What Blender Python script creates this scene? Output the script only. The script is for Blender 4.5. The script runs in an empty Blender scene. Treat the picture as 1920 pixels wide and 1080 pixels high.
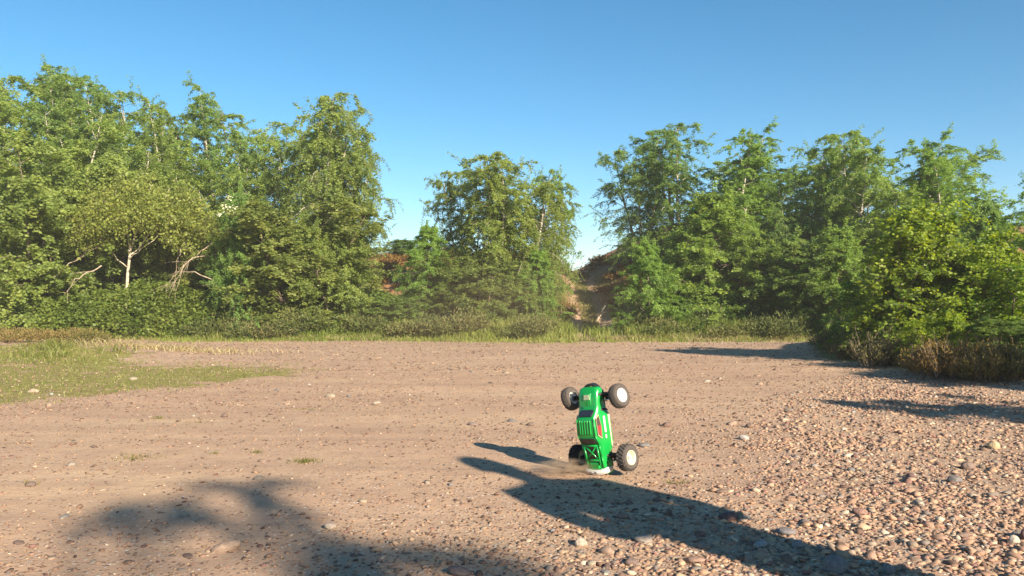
import bpy, bmesh, math, random
import numpy as np
from mathutils import Vector, Matrix, noise as mnoise

R = math.radians
sc = bpy.context.scene
COL = sc.collection

# ------------------------------------------------------------------ camera
CAM_H = 0.79
cam_d = bpy.data.cameras.new('camera')
cam = bpy.data.objects.new('camera', cam_d)
COL.objects.link(cam)
cam.location = (0, 0, CAM_H)
cam.rotation_euler = (R(90.75), 0, 0)
cam_d.lens = 28.8
cam_d.sensor_width = 36
cam_d.clip_start = 0.05
cam_d.clip_end = 3000
sc.camera = cam

# ------------------------------------------------------------------ sky and sun
SUN_EL = 25.0
SUN_AZ = (0.575, -0.818)          # horizontal direction towards the sun
world = bpy.data.worlds.new('World')
sc.world = world
world.use_nodes = True
wn = world.node_tree.nodes
wl = world.node_tree.links
wn.clear()
wo = wn.new('ShaderNodeOutputWorld')
bg = wn.new('ShaderNodeBackground')
sky = wn.new('ShaderNodeTexSky')
sky.sky_type = 'NISHITA'
sky.sun_disc = False
sky.sun_elevation = R(SUN_EL)
sky.sun_rotation = math.atan2(SUN_AZ[0], SUN_AZ[1])
sky.altitude = 0
sky.air_density = 0.82
sky.dust_density = 0.15
sky.ozone_density = 2.6
bg.inputs['Strength'].default_value = 0.068
hsv = wn.new('ShaderNodeHueSaturation')      # camera white balance and vividness
hsv.inputs['Saturation'].default_value = 1.27
hsv.inputs['Hue'].default_value = 0.487
wl.new(sky.outputs[0], hsv.inputs['Color'])
wl.new(hsv.outputs[0], bg.inputs['Color'])
wl.new(bg.outputs[0], wo.inputs['Surface'])

sun_d = bpy.data.lights.new('sun', 'SUN')
sun_d.energy = 4.6
sun_d.angle = R(0.55)
sun_d.color = (1.0, 0.89, 0.72)
sun = bpy.data.objects.new('sun', sun_d)
COL.objects.link(sun)
ce = math.cos(R(SUN_EL))
sdir = Vector((SUN_AZ[0] * ce, SUN_AZ[1] * ce, math.sin(R(SUN_EL))))
sun.rotation_euler = sdir.to_track_quat('Z', 'Y').to_euler()
sun.location = sdir * 50

sc.view_settings.view_transform = 'Standard'
sc.view_settings.look = 'None'
sc.view_settings.exposure = 1.30
sc.view_settings.gamma = 1
sc.view_settings.use_curve_mapping = False
sc.cycles.max_bounces = 10
sc.cycles.diffuse_bounces = 8
sc.cycles.transparent_max_bounces = 6
sc.cycles.volume_bounces = 1

# ------------------------------------------------------------------ helpers
F = 1536.0


def at(px, D):
    return (px - 960) / F * D


def smooth(a, b, x):
    t = np.clip((x - a) / (b - a), 0, 1)
    return t * t * (3 - 2 * t)


_rs = np.random.RandomState(7)
_perm = _rs.permutation(512)
_grad = _rs.rand(512)


def vnoise(x, y):
    """value noise for numpy arrays, 0..1"""
    x = np.asarray(x, float)
    y = np.asarray(y, float)
    xi = np.floor(x).astype(int)
    yi = np.floor(y).astype(int)
    fx = x - xi
    fy = y - yi
    fx = fx * fx * (3 - 2 * fx)
    fy = fy * fy * (3 - 2 * fy)

    def g(a, b):
        return _grad[(_perm[a & 511] + b) & 511]
    v = (g(xi, yi) * (1 - fx) + g(xi + 1, yi) * fx) * (1 - fy) + (g(xi, yi + 1) * (1 - fx) + g(xi + 1, yi + 1) * fx) * fy
    return v


def fbm(x, y, o=4):
    s = 0
    a = 0.5
    for k in range(o):
        s = s + a * vnoise(x * 2 ** k + 17.3 * k, y * 2 ** k + 5.1 * k)
        a *= 0.5
    return s / (1 - 0.5 ** o)


def poly_sd(px, py, poly):
    """signed distance to polygon, negative inside"""
    px = np.asarray(px, float)
    py = np.asarray(py, float)
    d = np.full(px.shape, 1e9)
    inside = np.zeros(px.shape, bool)
    n = len(poly)
    for i in range(n):
        ax, ay = poly[i]
        bx, by = poly[(i + 1) % n]
        ex, ey = bx - ax, by - ay
        t = np.clip(((px - ax) * ex + (py - ay) * ey) / (ex * ex + ey * ey), 0, 1)
        d = np.minimum(d, np.hypot(px - ax - t * ex, py - ay - t * ey))
        c = ((ay > py) != (by > py)) & (px < (bx - ax) * (py - ay) / ((by - ay) if by != ay else 1e-9) + ax)
        inside ^= c
    return np.where(inside, -d, d)


MOSS = [(-3.8, 6.0), (-3.2, 6.95), (-2.2, 8.5), (-2.6, 9.6), (-4.4, 9.7), (-4.9, 11.0), (-6.2, 12.0), (-8.0, 13.0), (-10, 13.3), (-16, 12), (-9, 6.2)]
GRAV = [(-0.2, 1.2), (-0.05, 2.3), (0.5, 3.0), (1.05, 4.0), (1.8, 6.0), (3.3, 8.4), (9, 9.5), (9, 1.2)]
PATH_X = 1.72    # track up the bank


def edge_y(x):
    """front edge of the vegetation strip"""
    x = np.asarray(x, float)
    e = 15.1 + 0.5 * (fbm(x * 0.35 + 3, x * 0 + 1.7) - 0.5) * 2
    e = e + 1.3 * smooth(-5, -9, x)
    return e


def height(x, y):
    x = np.asarray(x, float)
    y = np.asarray(y, float)
    z = 0.035 * (fbm(x * 0.5, y * 0.5, 3) - 0.5) + 0.018 * (fbm(x * 2.3 + 9, y * 2.3, 3) - 0.5)
    # low grassy hummock on the left
    z = z + 0.13 * np.exp(-(((x + 6.3) / 1.3) ** 2 + ((y - 11.6) / 1.3) ** 2)) * (0.7 + 0.6 * fbm(x * 1.5, y * 1.5, 2))
    z = z + 0.07 * np.exp(-(((x + 9.0) / 2.0) ** 2 + ((y - 13.6) / 1.2) ** 2))
    # kerb of turf at the vegetation strip
    e = edge_y(x)
    veg = smooth(0, 0.8, y - e)
    gap = np.exp(-((x - PATH_X) / 0.7) ** 2)
    z = z + veg * (0.12 * (1 - 0.8 * gap) + 0.10 * (fbm(x * 0.9, y * 0.9, 3) - 0.4))
    # bank
    b = smooth(16.0, 25.0, y + 0.8 * (fbm(x * 0.25 + 40, y * 0.25, 2) - 0.5))
    ridge = 2.0 + 0.9 * smooth(1.8, 6.0, x) + 0.5 * smooth(-3.0, -8.0, x) + 0.5 * (fbm(x * 0.4 + 11, y * 0 + 3, 3) - 0.5)
    path = np.exp(-((x - PATH_X - 0.02 * (y - 16)) / 0.9) ** 2)
    z = z + b * ridge * (1 - 0.10 * path)
    z = z - 0.10 * path * smooth(15.5, 18, y) * (1 - smooth(24, 26, y))
    z = z + 0.25 * (fbm(x * 0.8 + 2, y * 0.8 + 8, 3) - 0.5) * smooth(17, 20, y)
    z = z - 1.5 * smooth(26, 60, y) * b
    # slight rise on the right under the bushes
    z = z + 0.25 * smooth(3.6, 6.5, x) * smooth(5.0, 8.0, y) * (1 - smooth(13, 15, y))
    return z


def hz(x, y):
    return float(height(np.array([x]), np.array([y]))[0])


def link(o, parent=None):
    COL.objects.link(o)
    if parent is not None:
        o.parent = parent
    return o


def tag(o, label=None, cat=None, group=None, kind=None):
    if label:
        o['label'] = label
    if cat:
        o['category'] = cat
    if group:
        o['group'] = group
    if kind:
        o['kind'] = kind
    return o


def empty(name, loc=(0, 0, 0), rz=0):
    o = bpy.data.objects.new(name, None)
    o.empty_display_size = 0.1
    o.location = loc
    o.rotation_euler = (0, 0, rz)
    return link(o)


def np_mesh(name, verts, faces, mat, smooth_sh=True, fattr=None, vattr=None, ccol=None):
    """faces: (n,k) int array, k = 3 or 4"""
    verts = np.ascontiguousarray(verts, np.float32)
    faces = np.ascontiguousarray(faces, np.int32)
    me = bpy.data.meshes.new(name)
    n, k = faces.shape
    me.vertices.add(len(verts))
    me.vertices.foreach_set('co', verts.ravel())
    me.loops.add(n * k)
    me.loops.foreach_set('vertex_index', faces.ravel())
    me.polygons.add(n)
    me.polygons.foreach_set('loop_start', np.arange(0, n * k, k, dtype=np.int32))
    try:
        me.polygons.foreach_set('loop_total', np.full(n, k, dtype=np.int32))
    except Exception:
        pass
    me.update(calc_edges=True)
    if smooth_sh:
        me.polygons.foreach_set('use_smooth', np.ones(n, bool))
    for nm, a in (fattr or {}).items():
        at_ = me.attributes.new(nm, 'FLOAT', 'FACE')
        at_.data.foreach_set('value', np.ascontiguousarray(a, np.float32))
    for nm, a in (vattr or {}).items():
        at_ = me.attributes.new(nm, 'FLOAT', 'POINT')
        at_.data.foreach_set('value', np.ascontiguousarray(a, np.float32))
    if ccol is not None:
        at_ = me.attributes.new('tone', 'FLOAT_COLOR', 'FACE')
        c4 = np.ones((n, 4), np.float32)
        c4[:, :3] = ccol
        at_.data.foreach_set('color', c4.ravel())
    if mat:
        me.materials.append(mat)
    me.validate()
    return me


def tubes(polys, rads, sides):
    """polys (n,m,3), rads (n,m) -> verts, quad faces"""
    polys = np.asarray(polys, float)
    rads = np.asarray(rads, float)
    n, m, _ = polys.shape
    d = np.gradient(polys, axis=1)
    d /= np.linalg.norm(d, axis=2, keepdims=True) + 1e-9
    ref = np.where(np.abs(d[:, :1, 2:3]) > 0.9, np.array([1., 0, 0]), np.array([0, 0, 1.]))
    ref = np.broadcast_to(ref, d.shape)
    a = np.cross(d, ref)
    a /= np.linalg.norm(a, axis=2, keepdims=True) + 1e-9
    b = np.cross(d, a)
    ang = np.linspace(0, 2 * math.pi, sides, endpoint=False)
    v = polys[:, :, None, :] + rads[:, :, None, None] * (a[:, :, None, :] * np.cos(ang)[None, None, :, None] + b[:, :, None, :] * np.sin(ang)[None, None, :, None])
    v = v.reshape(-1, 3)
    i = np.arange(n)[:, None, None] * m * sides
    j = np.arange(m - 1)[None, :, None] * sides
    k = np.arange(sides)[None, None, :]
    k2 = (k + 1) % sides
    f = np.stack([i + j + k, i + j + k2, i + j + sides + k2, i + j + sides + k], -1).reshape(-1, 4)
    return v, f


def join(parts):
    vs, fs, o = [], [], 0
    for v, f in parts:
        vs.append(v)
        fs.append(f + o)
        o += len(v)
    return np.concatenate(vs), np.concatenate(fs)


# ------------------------------------------------------------------ materials
def new_mat(name):
    m = bpy.data.materials.new(name)
    m.use_nodes = True
    nt = m.node_tree
    b = nt.nodes['Principled BSDF']
    return m, nt, b


def simple(name, col, rough=0.6, metal=0.0, spec=0.5, bump=0.0, bscale=60, coat=0.0, var=0.0, vscale=20):
    m, nt, b = new_mat(name)
    b.inputs['Roughness'].default_value = rough
    b.inputs['Metallic'].default_value = metal
    b.inputs['Specular IOR Level'].default_value = spec
    b.inputs['Coat Weight'].default_value = coat
    b.inputs['Coat Roughness'].default_value = 0.12
    if var > 0:
        n = nt.nodes.new('ShaderNodeTexNoise')
        n.inputs['Scale'].default_value = vscale
        n.inputs['Detail'].default_value = 6
        tc = nt.nodes.new('ShaderNodeTexCoord')
        nt.links.new(tc.outputs['Object'], n.inputs['Vector'])
        mx = nt.nodes.new('ShaderNodeMix')
        mx.data_type = 'RGBA'
        mx.inputs[6].default_value = (*[c * (1 - var) for c in col], 1)
        mx.inputs[7].default_value = (*[min(1, c * (1 + var)) for c in col], 1)
        nt.links.new(n.outputs['Fac'], mx.inputs[0])
        nt.links.new(mx.outputs[2], b.inputs['Base Color'])
    else:
        b.inputs['Base Color'].default_value = (*col, 1)
    if bump > 0:
        n2 = nt.nodes.new('ShaderNodeTexNoise')
        n2.inputs['Scale'].default_value = bscale
        n2.inputs['Detail'].default_value = 5
        tc = nt.nodes.new('ShaderNodeTexCoord')
        nt.links.new(tc.outputs['Object'], n2.inputs['Vector'])
        bp = nt.nodes.new('ShaderNodeBump')
        bp.inputs['Strength'].default_value = bump
        bp.inputs['Distance'].default_value = 0.01
        nt.links.new(n2.outputs['Fac'], bp.inputs['Height'])
        nt.links.new(bp.outputs[0], b.inputs['Normal'])
    return m


def leaf_mat(name, dark, mid, light, trans=0.35, rough=0.5):
    m, nt, b = new_mat(name)
    N, L = nt.nodes, nt.links
    a = N.new('ShaderNodeAttribute')
    a.attribute_name = 'rnd'
    cr = N.new('ShaderNodeValToRGB')
    cr.color_ramp.elements[0].color = (*dark, 1)
    cr.color_ramp.elements[1].color = (*light, 1)
    e = cr.color_ramp.elements.new(0.5)
    e.color = (*mid, 1)
    L.new(a.outputs['Fac'], cr.inputs[0])
    oi = N.new('ShaderNodeObjectInfo')
    mx = N.new('ShaderNodeMix')
    mx.data_type = 'RGBA'
    mx.blend_type = 'MULTIPLY'
    mx.inputs[0].default_value = 1
    L.new(cr.outputs[0], mx.inputs[6])
    L.new(oi.outputs['Color'], mx.inputs[7])
    b.inputs['Roughness'].default_value = rough
    b.inputs['Specular IOR Level'].default_value = 0.35
    L.new(mx.outputs[2], b.inputs['Base Color'])
    tr = N.new('ShaderNodeBsdfTranslucent')
    hs = N.new('ShaderNodeHueSaturation')
    hs.inputs['Hue'].default_value = 0.485
    hs.inputs['Saturation'].default_value = 1.15
    hs.inputs['Value'].default_value = 1.5
    L.new(mx.outputs[2], hs.inputs['Color'])
    L.new(hs.outputs[0], tr.inputs['Color'])
    ms = N.new('ShaderNodeMixShader')
    ms.inputs[0].default_value = trans
    L.new(b.outputs[0], ms.inputs[1])
    L.new(tr.outputs[0], ms.inputs[2])
    L.new(ms.outputs[0], N['Material Output'].inputs['Surface'])
    return m


def bark_mat(name, c1, c2, scale=6, stretch=0.25, dark=None):
    m, nt, b = new_mat(name)
    N, L = nt.nodes, nt.links
    tc = N.new('ShaderNodeTexCoord')
    mp = N.new('ShaderNodeMapping')
    mp.inputs['Scale'].default_value = (1, 1, 1 / stretch)
    n = N.new('ShaderNodeTexNoise')
    n.inputs['Scale'].default_value = scale
    n.inputs['Detail'].default_value = 6
    L.new(tc.outputs['Object'], mp.inputs[0])
    L.new(mp.outputs[0], n.inputs['Vector'])
    cr = N.new('ShaderNodeValToRGB')
    cr.color_ramp.elements[0].position = 0.38
    cr.color_ramp.elements[1].position = 0.55
    cr.color_ramp.elements[0].color = (*c1, 1)
    cr.color_ramp.elements[1].color = (*c2, 1)
    L.new(n.outputs['Fac'], cr.inputs[0])
    L.new(cr.outputs[0], b.inputs['Base Color'])
    b.inputs['Roughness'].default_value = 0.8
    bp = N.new('ShaderNodeBump')
    bp.inputs['Strength'].default_value = 0.5
    bp.inputs['Distance'].default_value = 0.01
    L.new(n.outputs['Fac'], bp.inputs['Height'])
    L.new(bp.outputs[0], b.inputs['Normal'])
    return m


def tone_mat(name, rough=0.75, bscale=90, bump=0.25, mottling=0.35):
    """colour from per-face 'tone', for stones"""
    m, nt, b = new_mat(name)
    N, L = nt.nodes, nt.links
    a = N.new('ShaderNodeAttribute')
    a.attribute_name = 'tone'
    tc = N.new('ShaderNodeTexCoord')
    n = N.new('ShaderNodeTexNoise')
    n.inputs['Scale'].default_value = bscale
    n.inputs['Detail'].default_value = 5
    L.new(tc.outputs['Object'], n.inputs['Vector'])
    mr = N.new('ShaderNodeMapRange')
    mr.inputs[3].default_value = 1 - mottling
    mr.inputs[4].default_value = 1 + mottling
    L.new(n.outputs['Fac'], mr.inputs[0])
    mx = N.new('ShaderNodeMix')
    mx.data_type = 'RGBA'
    mx.blend_type = 'MULTIPLY'
    mx.inputs[0].default_value = 1
    L.new(a.outputs['Color'], mx.inputs[6])
    L.new(mr.outputs[0], mx.inputs[7])
    L.new(mx.outputs[2], b.inputs['Base Color'])
    b.inputs['Roughness'].default_value = rough
    b.inputs['Specular IOR Level'].default_value = 0.3
    bp = N.new('ShaderNodeBump')
    bp.inputs['Strength'].default_value = bump
    bp.inputs['Distance'].default_value = 0.004
    L.new(n.outputs['Fac'], bp.inputs['Height'])
    L.new(bp.outputs[0], b.inputs['Normal'])
    return m


def stone_mat(name):
    """colour from object colour, for single stones"""
    m, nt, b = new_mat(name)
    N, L = nt.nodes, nt.links
    oi = N.new('ShaderNodeObjectInfo')
    tc = N.new('ShaderNodeTexCoord')
    n = N.new('ShaderNodeTexNoise')
    n.inputs['Scale'].default_value = 2.6
    n.inputs['Detail'].default_value = 7
    n.inputs['Roughness'].default_value = 0.65
    ad = N.new('ShaderNodeVectorMath')
    ad.operation = 'ADD'
    L.new(tc.outputs['Object'], ad.inputs[0])
    L.new(oi.outputs['Location'], ad.inputs[1])
    L.new(ad.outputs[0], n.inputs['Vector'])
    mr = N.new('ShaderNodeMapRange')
    mr.inputs[1].default_value = 0.3
    mr.inputs[2].default_value = 0.7
    mr.inputs[3].default_value = 0.62
    mr.inputs[4].default_value = 1.3
    L.new(n.outputs['Fac'], mr.inputs[0])
    mx = N.new('ShaderNodeMix')
    mx.data_type = 'RGBA'
    mx.blend_type = 'MULTIPLY'
    mx.inputs[0].default_value = 1
    L.new(oi.outputs['Color'], mx.inputs[6])
    L.new(mr.outputs[0], mx.inputs[7])
    L.new(mx.outputs[2], b.inputs['Base Color'])
    b.inputs['Roughness'].default_value = 0.7
    b.inputs['Specular IOR Level'].default_value = 0.3
    bp = N.new('ShaderNodeBump')
    bp.inputs['Strength'].default_value = 0.3
    bp.inputs['Distance'].default_value = 0.05
    L.new(n.outputs['Fac'], bp.inputs['Height'])
    L.new(bp.outputs[0], b.inputs['Normal'])
    return m


def ground_mat():
    m, nt, b = new_mat('ground_soil')
    N, L = nt.nodes, nt.links

    def noise(scale, detail=6, rough=0.55, vec=None):
        n = N.new('ShaderNodeTexNoise')
        n.inputs['Scale'].default_value = scale
        n.inputs['Detail'].default_value = detail
        n.inputs['Roughness'].default_value = rough
        L.new(vec if vec else tc.outputs['Object'], n.inputs['Vector'])
        return n.outputs['Fac']

    def ramp(fac, stops):
        cr = N.new('ShaderNodeValToRGB')
        el = cr.color_ramp.elements
        el[0].position, el[0].color = stops[0][0], (*stops[0][1], 1)
        el[1].position, el[1].color = stops[-1][0], (*stops[-1][1], 1)
        for p, c in stops[1:-1]:
            e = el.new(p)
            e.color = (*c, 1)
        L.new(fac, cr.inputs[0])
        return cr.outputs[0]

    def mix(fac, a, c, mode='MIX'):
        mx = N.new('ShaderNodeMix')
        mx.data_type = 'RGBA'
        mx.blend_type = mode
        if isinstance(fac, float):
            mx.inputs[0].default_value = fac
        else:
            L.new(fac, mx.inputs[0])
        for s, v in ((6, a), (7, c)):
            if isinstance(v, tuple):
                mx.inputs[s].default_value = (*v, 1)
            else:
                L.new(v, mx.inputs[s])
        return mx.outputs[2]

    def mth(op, a, c=None):
        n = N.new('ShaderNodeMath')
        n.operation = op
        for i, v in enumerate((a, c)):
            if v is None:
                continue
            if isinstance(v, (int, float)):
                n.inputs[i].default_value = v
            else:
                L.new(v, n.inputs[i])
        return n.outputs[0]

    def mrange(v, a, c, d=0., e=1.):
        n = N.new('ShaderNodeMapRange')
        n.inputs[1].default_value = a
        n.inputs[2].default_value = c
        n.inputs[3].default_value = d
        n.inputs[4].default_value = e
        L.new(v, n.inputs[0])
        return n.outputs[0]

    tc = N.new('ShaderNodeTexCoord')

    def attr(nm):
        a = N.new('ShaderNodeAttribute')
        a.attribute_name = nm
        return a.outputs['Fac']

    # bare sandy soil
    big = noise(0.7, 5)
    medn = noise(5, 6, 0.6)
    fin = noise(70, 5, 0.65)
    soil = ramp(big, [(0.3, (0.43, 0.270, 0.178)), (0.5, (0.485, 0.318, 0.206)), (0.72, (0.525, 0.362, 0.222))])
    soil = mix(mrange(medn, 0.4, 0.68, 0, 0.5), soil, (0.36, 0.23, 0.152))
    soil = mix(mrange(fin, 0.52, 0.72, 0, 0.5), soil, (0.29, 0.185, 0.125))
    # long faint wheel ruts curving across the clearing
    wmap = N.new('ShaderNodeMapping')
    wmap.inputs['Rotation'].default_value = (0, 0, 0.22)
    wmap.inputs['Scale'].default_value = (0.10, 1.0, 1.0)
    L.new(tc.outputs['Object'], wmap.inputs[0])
    rut = noise(2.4, 4, 0.55, wmap.outputs[0])
    soil = mix(mrange(rut, 0.5, 0.66, 0, 0.55), soil, (0.365, 0.232, 0.155))
    soil = mix(mrange(rut, 0.44, 0.30, 0, 0.45), soil, (0.55, 0.38, 0.25))
    # grit and small stones too small to model
    vo = N.new('ShaderNodeTexVoronoi')
    vo.inputs['Scale'].default_value = 75
    L.new(tc.outputs['Object'], vo.inputs['Vector'])
    sep = N.new('ShaderNodeSeparateColor')
    L.new(vo.outputs['Color'], sep.inputs[0])
    grit_c = ramp(sep.outputs[0], [(0.0, (0.15, 0.095, 0.075)), (0.3, (0.30, 0.195, 0.14)), (0.6, (0.40, 0.27, 0.19)), (0.85, (0.52, 0.41, 0.32)), (1.0, (0.66, 0.58, 0.50))])
    gden = attr('gravel')
    pick = mth('LESS_THAN', sep.outputs[1], mrange(gden, 0, 1, 0.16, 0.8))
    rnd_ = mth('LESS_THAN', vo.outputs['Distance'], 0.42)
    gm = mth('MULTIPLY', pick, rnd_)
    c = mix(gm, soil, grit_c)
    vo2 = N.new('ShaderNodeTexVoronoi')
    vo2.inputs['Scale'].default_value = 26
    L.new(tc.outputs['Object'], vo2.inputs['Vector'])
    sep2 = N.new('ShaderNodeSeparateColor')
    L.new(vo2.outputs['Color'], sep2.inputs[0])
    g2c = ramp(sep2.outputs[0], [(0.0, (0.17, 0.11, 0.09)), (0.35, (0.33, 0.22, 0.16)), (0.7, (0.45, 0.33, 0.25)), (1.0, (0.64, 0.56, 0.48))])
    pick2 = mth('LESS_THAN', sep2.outputs[1], mrange(attr('far'), 0, 1, 0.0, 0.5))
    rd2 = mth('LESS_THAN', vo2.outputs['Distance'], 0.40)
    gm2 = mth('MULTIPLY', pick2, rd2)
    c = mix(gm2, c, g2c)
    # moss and low turf
    mossn = noise(14, 6, 0.7)
    moss_c = ramp(mossn, [(0.3, (0.13, 0.125, 0.03)), (0.5, (0.24, 0.215, 0.06)), (0.7, (0.36, 0.29, 0.11))])
    mm = mth('ADD', attr('moss'), mth('MULTIPLY', mth('SUBTRACT', noise(3.0, 7, 0.72), 0.5), 2.4))
    c = mix(mrange(mm, 0.42, 0.62), c, moss_c)
    # turf and leaf litter below the trees
    vegn = noise(2.2, 6, 0.65)
    veg_c = ramp(vegn, [(0.3, (0.10, 0.085, 0.035)), (0.5, (0.17, 0.16, 0.05)), (0.7, (0.30, 0.25, 0.11))])
    vm = mth('ADD', attr('veg'), mth('MULTIPLY', mth('SUBTRACT', noise(3.1, 5, 0.7), 0.5), 0.7))
    c = mix(mrange(vm, 0.4, 0.6), c, veg_c)
    # rust-brown heath on the bank
    hn = noise(1.6, 7, 0.7)
    he_c = ramp(hn, [(0.3, (0.13, 0.075, 0.045)), (0.47, (0.28, 0.135, 0.07)), (0.6, (0.42, 0.22, 0.10)), (0.75, (0.46, 0.34, 0.16))])
    c = mix(attr('heath'), c, he_c)
    L.new(c, b.inputs['Base Color'])
    b.inputs['Roughness'].default_value = 0.95
    b.inputs['Specular IOR Level'].default_value = 0.12
    # relief
    hgt = mth('ADD', mth('MULTIPLY', medn, 0.6), mth('ADD', mth('MULTIPLY', fin, 0.22), mth('MULTIPLY', rut, 1.2)))
    hgt = mth('ADD', hgt, mth('MULTIPLY', gm, mrange(vo.outputs['Distance'], 0, 0.42, 0.28, 0.0)))
    hgt = mth('ADD', hgt, mth('MULTIPLY', gm2, mrange(vo2.outputs['Distance'], 0, 0.40, 0.7, 0.0)))
    hgt = mth('ADD', hgt, mth('MULTIPLY', mossn, mth('MULTIPLY', attr('moss'), 0.8)))
    bp = N.new('ShaderNodeBump')
    bp.inputs['Strength'].default_value = 0.8
    bp.inputs['Distance'].default_value = 0.02
    L.new(hgt, bp.inputs['Height'])
    L.new(bp.outputs[0], b.inputs['Normal'])
    return m


M = {}
M['ground'] = ground_mat()
M['stones'] = tone_mat('gravel_stone')
M['pebble'] = stone_mat('pebble_stone')
M['birch_leaf'] = leaf_mat('birch_leaf', (0.160, 0.220, 0.060), (0.245, 0.315, 0.085), (0.360, 0.410, 0.120), trans=0.55)
M['sallow_leaf'] = leaf_mat('sallow_leaf', (0.155, 0.200, 0.055), (0.240, 0.290, 0.080), (0.340, 0.370, 0.110), trans=0.52)
M['hazel_leaf'] = leaf_mat('broad_leaf', (0.100, 0.165, 0.025), (0.190, 0.265, 0.038), (0.310, 0.370, 0.060), trans=0.48)
M['bramble_leaf'] = leaf_mat('bramble_leaf', (0.090, 0.145, 0.030), (0.160, 0.220, 0.045), (0.260, 0.300, 0.070), trans=0.48)
M['heather'] = leaf_mat('heather_sprig', (0.075, 0.085, 0.025), (0.150, 0.145, 0.042), (0.230, 0.165, 0.075), trans=0.15, rough=0.8)
M['grass'] = leaf_mat('grass_blade', (0.110, 0.140, 0.025), (0.200, 0.215, 0.045), (0.360, 0.310, 0.120), trans=0.3)
M['dry_grass'] = leaf_mat('dry_grass', (0.300, 0.230, 0.100), (0.420, 0.340, 0.160), (0.520, 0.440, 0.240), trans=0.25)
M['birch_bark'] = bark_mat('birch_bark', (0.10, 0.08, 0.06), (0.50, 0.44, 0.34))
M['brown_bark'] = bark_mat('brown_bark', (0.07, 0.05, 0.035), (0.20, 0.15, 0.10))
M['pale_bark'] = bark_mat('pale_bark', (0.30, 0.24, 0.16), (0.56, 0.48, 0.34))
M['dead_wood'] = bark_mat('dead_wood', (0.22, 0.15, 0.10), (0.42, 0.33, 0.23))
M['flower'] = simple('elder_flower', (0.60, 0.58, 0.36), 0.8)

# ------------------------------------------------------------------ ground
def axis(segs):
    out = [segs[0][0]]
    for a, b_, s in segs:
        n = max(1, int(round((b_ - a) / s)))
        out += list(np.linspace(a, b_, n + 1)[1:])
    return np.array(out)


def build_ground():
    xs = axis([(-600, -60, 60), (-60, -20, 5), (-20, -10, 0.4), (-10, 10, 0.14), (10, 20, 0.4), (20, 60, 5), (60, 600, 60)])
    ys = axis([(-400, -40, 60), (-40, -6, 4), (-6, 1.6, 0.4), (1.6, 12, 0.09), (12, 28, 0.16), (28, 60, 1.5), (60, 1200, 80)])
    X, Y = np.meshgrid(xs, ys)
    Z = height(X, Y)
    v = np.stack([X, Y, Z], -1).reshape(-1, 3)
    nx = len(xs)
    i, j = np.meshgrid(np.arange(nx - 1), np.arange(len(ys) - 1))
    a = (j * nx + i).ravel()
    f = np.stack([a, a + 1, a + nx + 1, a + nx], -1)
    x, y = v[:, 0], v[:, 1]
    moss = smooth(0.5, -0.5, poly_sd(x, y, MOSS)) * 0.75
    # thin tongues of turf in the sand
    for (cx, cy, rx, ry, k) in ((-5.2, 12.6, 2.2, 0.5, 0.4), (-1.6, 5.9, 0.5, 0.12, .3), (-3.0, 11.4, 1.2, 0.35, 0.35), (-1.5, 13.0, 2.0, 0.3, 0.25)):
        moss = np.maximum(moss, k * np.exp(-((x - cx) / rx) ** 2 - ((y - cy) / ry) ** 2))
    grav = smooth(0.7, -0.7, poly_sd(x, y, GRAV))
    grav = np.maximum(grav, 0.45 * smooth(4.6, 2.6, y) * smooth(-1.8, 0.2, x))
    grav = np.maximum(grav, 0.25 * smooth(3.2, 2.4, y))
    grav = np.maximum(grav, 0.7 * smooth(9.5, 12, y))
    far = smooth(8.0, 11.5, y) * (0.55 + 0.45 * fbm(x * 0.5, y * 0.5, 3))
    far = np.maximum(far, 0.9 * np.exp(-((x + 4.6) / 2.2) ** 2 - ((y - 13.0) / 2.0) ** 2))
    veg = smooth(-0.2, 0.5, y - edge_y(x))
    veg = np.maximum(veg, smooth(0.6, -0.3, poly_sd(x, y, [(4.1, 10.6), (4.4, 9.4), (4.6, 8.1), (4.9, 6.9), (9, 5.5), (30, 5.5), (30, 16), (5.4, 15), (4.6, 12)])))
    track = np.exp(-((np.abs(x - PATH_X - 0.02 * (y - 16)) - 0.33) / 0.2) ** 2) * smooth(15, 16, y)
    veg = veg * (1 - 0.75 * track * (1 - smooth(19, 21, y)))
    heath = smooth(18.2, 20.5, y + 2.4 * (fbm(x * 0.7, y * 0.7, 3) - 0.5)) * 0.95
    onpath = np.exp(-((x - PATH_X - 0.02 * (y - 16)) / 0.5) ** 2)
    heath = heath * (1 - 0.75 * onpath)  # heath thinned to sandy soil on the track, paler to suggest sun
    veg = veg * (1 - 0.8 * onpath * smooth(17.5, 19, y))
    far = far * (1 - veg)
    me = np_mesh('ground', v, f, M['ground'], True, vattr=dict(moss=moss, gravel=grav, far=far, veg=veg, heath=heath))
    o = link(bpy.data.objects.new('ground', me))
    tag(o, 'sandy pebble-strewn ground rising to a heathery bank', kind='structure')
    return o


ground = build_ground()

# ------------------------------------------------------------------ stones
PAL = np.array([(0.40, 0.27, 0.19), (0.45, 0.33, 0.23), (0.33, 0.22, 0.165), (0.26, 0.23, 0.21), (0.18, 0.12, 0.095), (0.56, 0.47, 0.37), (0.27, 0.155, 0.135), (0.36, 0.29, 0.23), (0.66, 0.58, 0.49)])
PW = np.array([0.25, 0.20, 0.20, 0.08, 0.10, 0.045, 0.06, 0.06, 0.008])

rng = np.random.RandomState(11)


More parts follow.
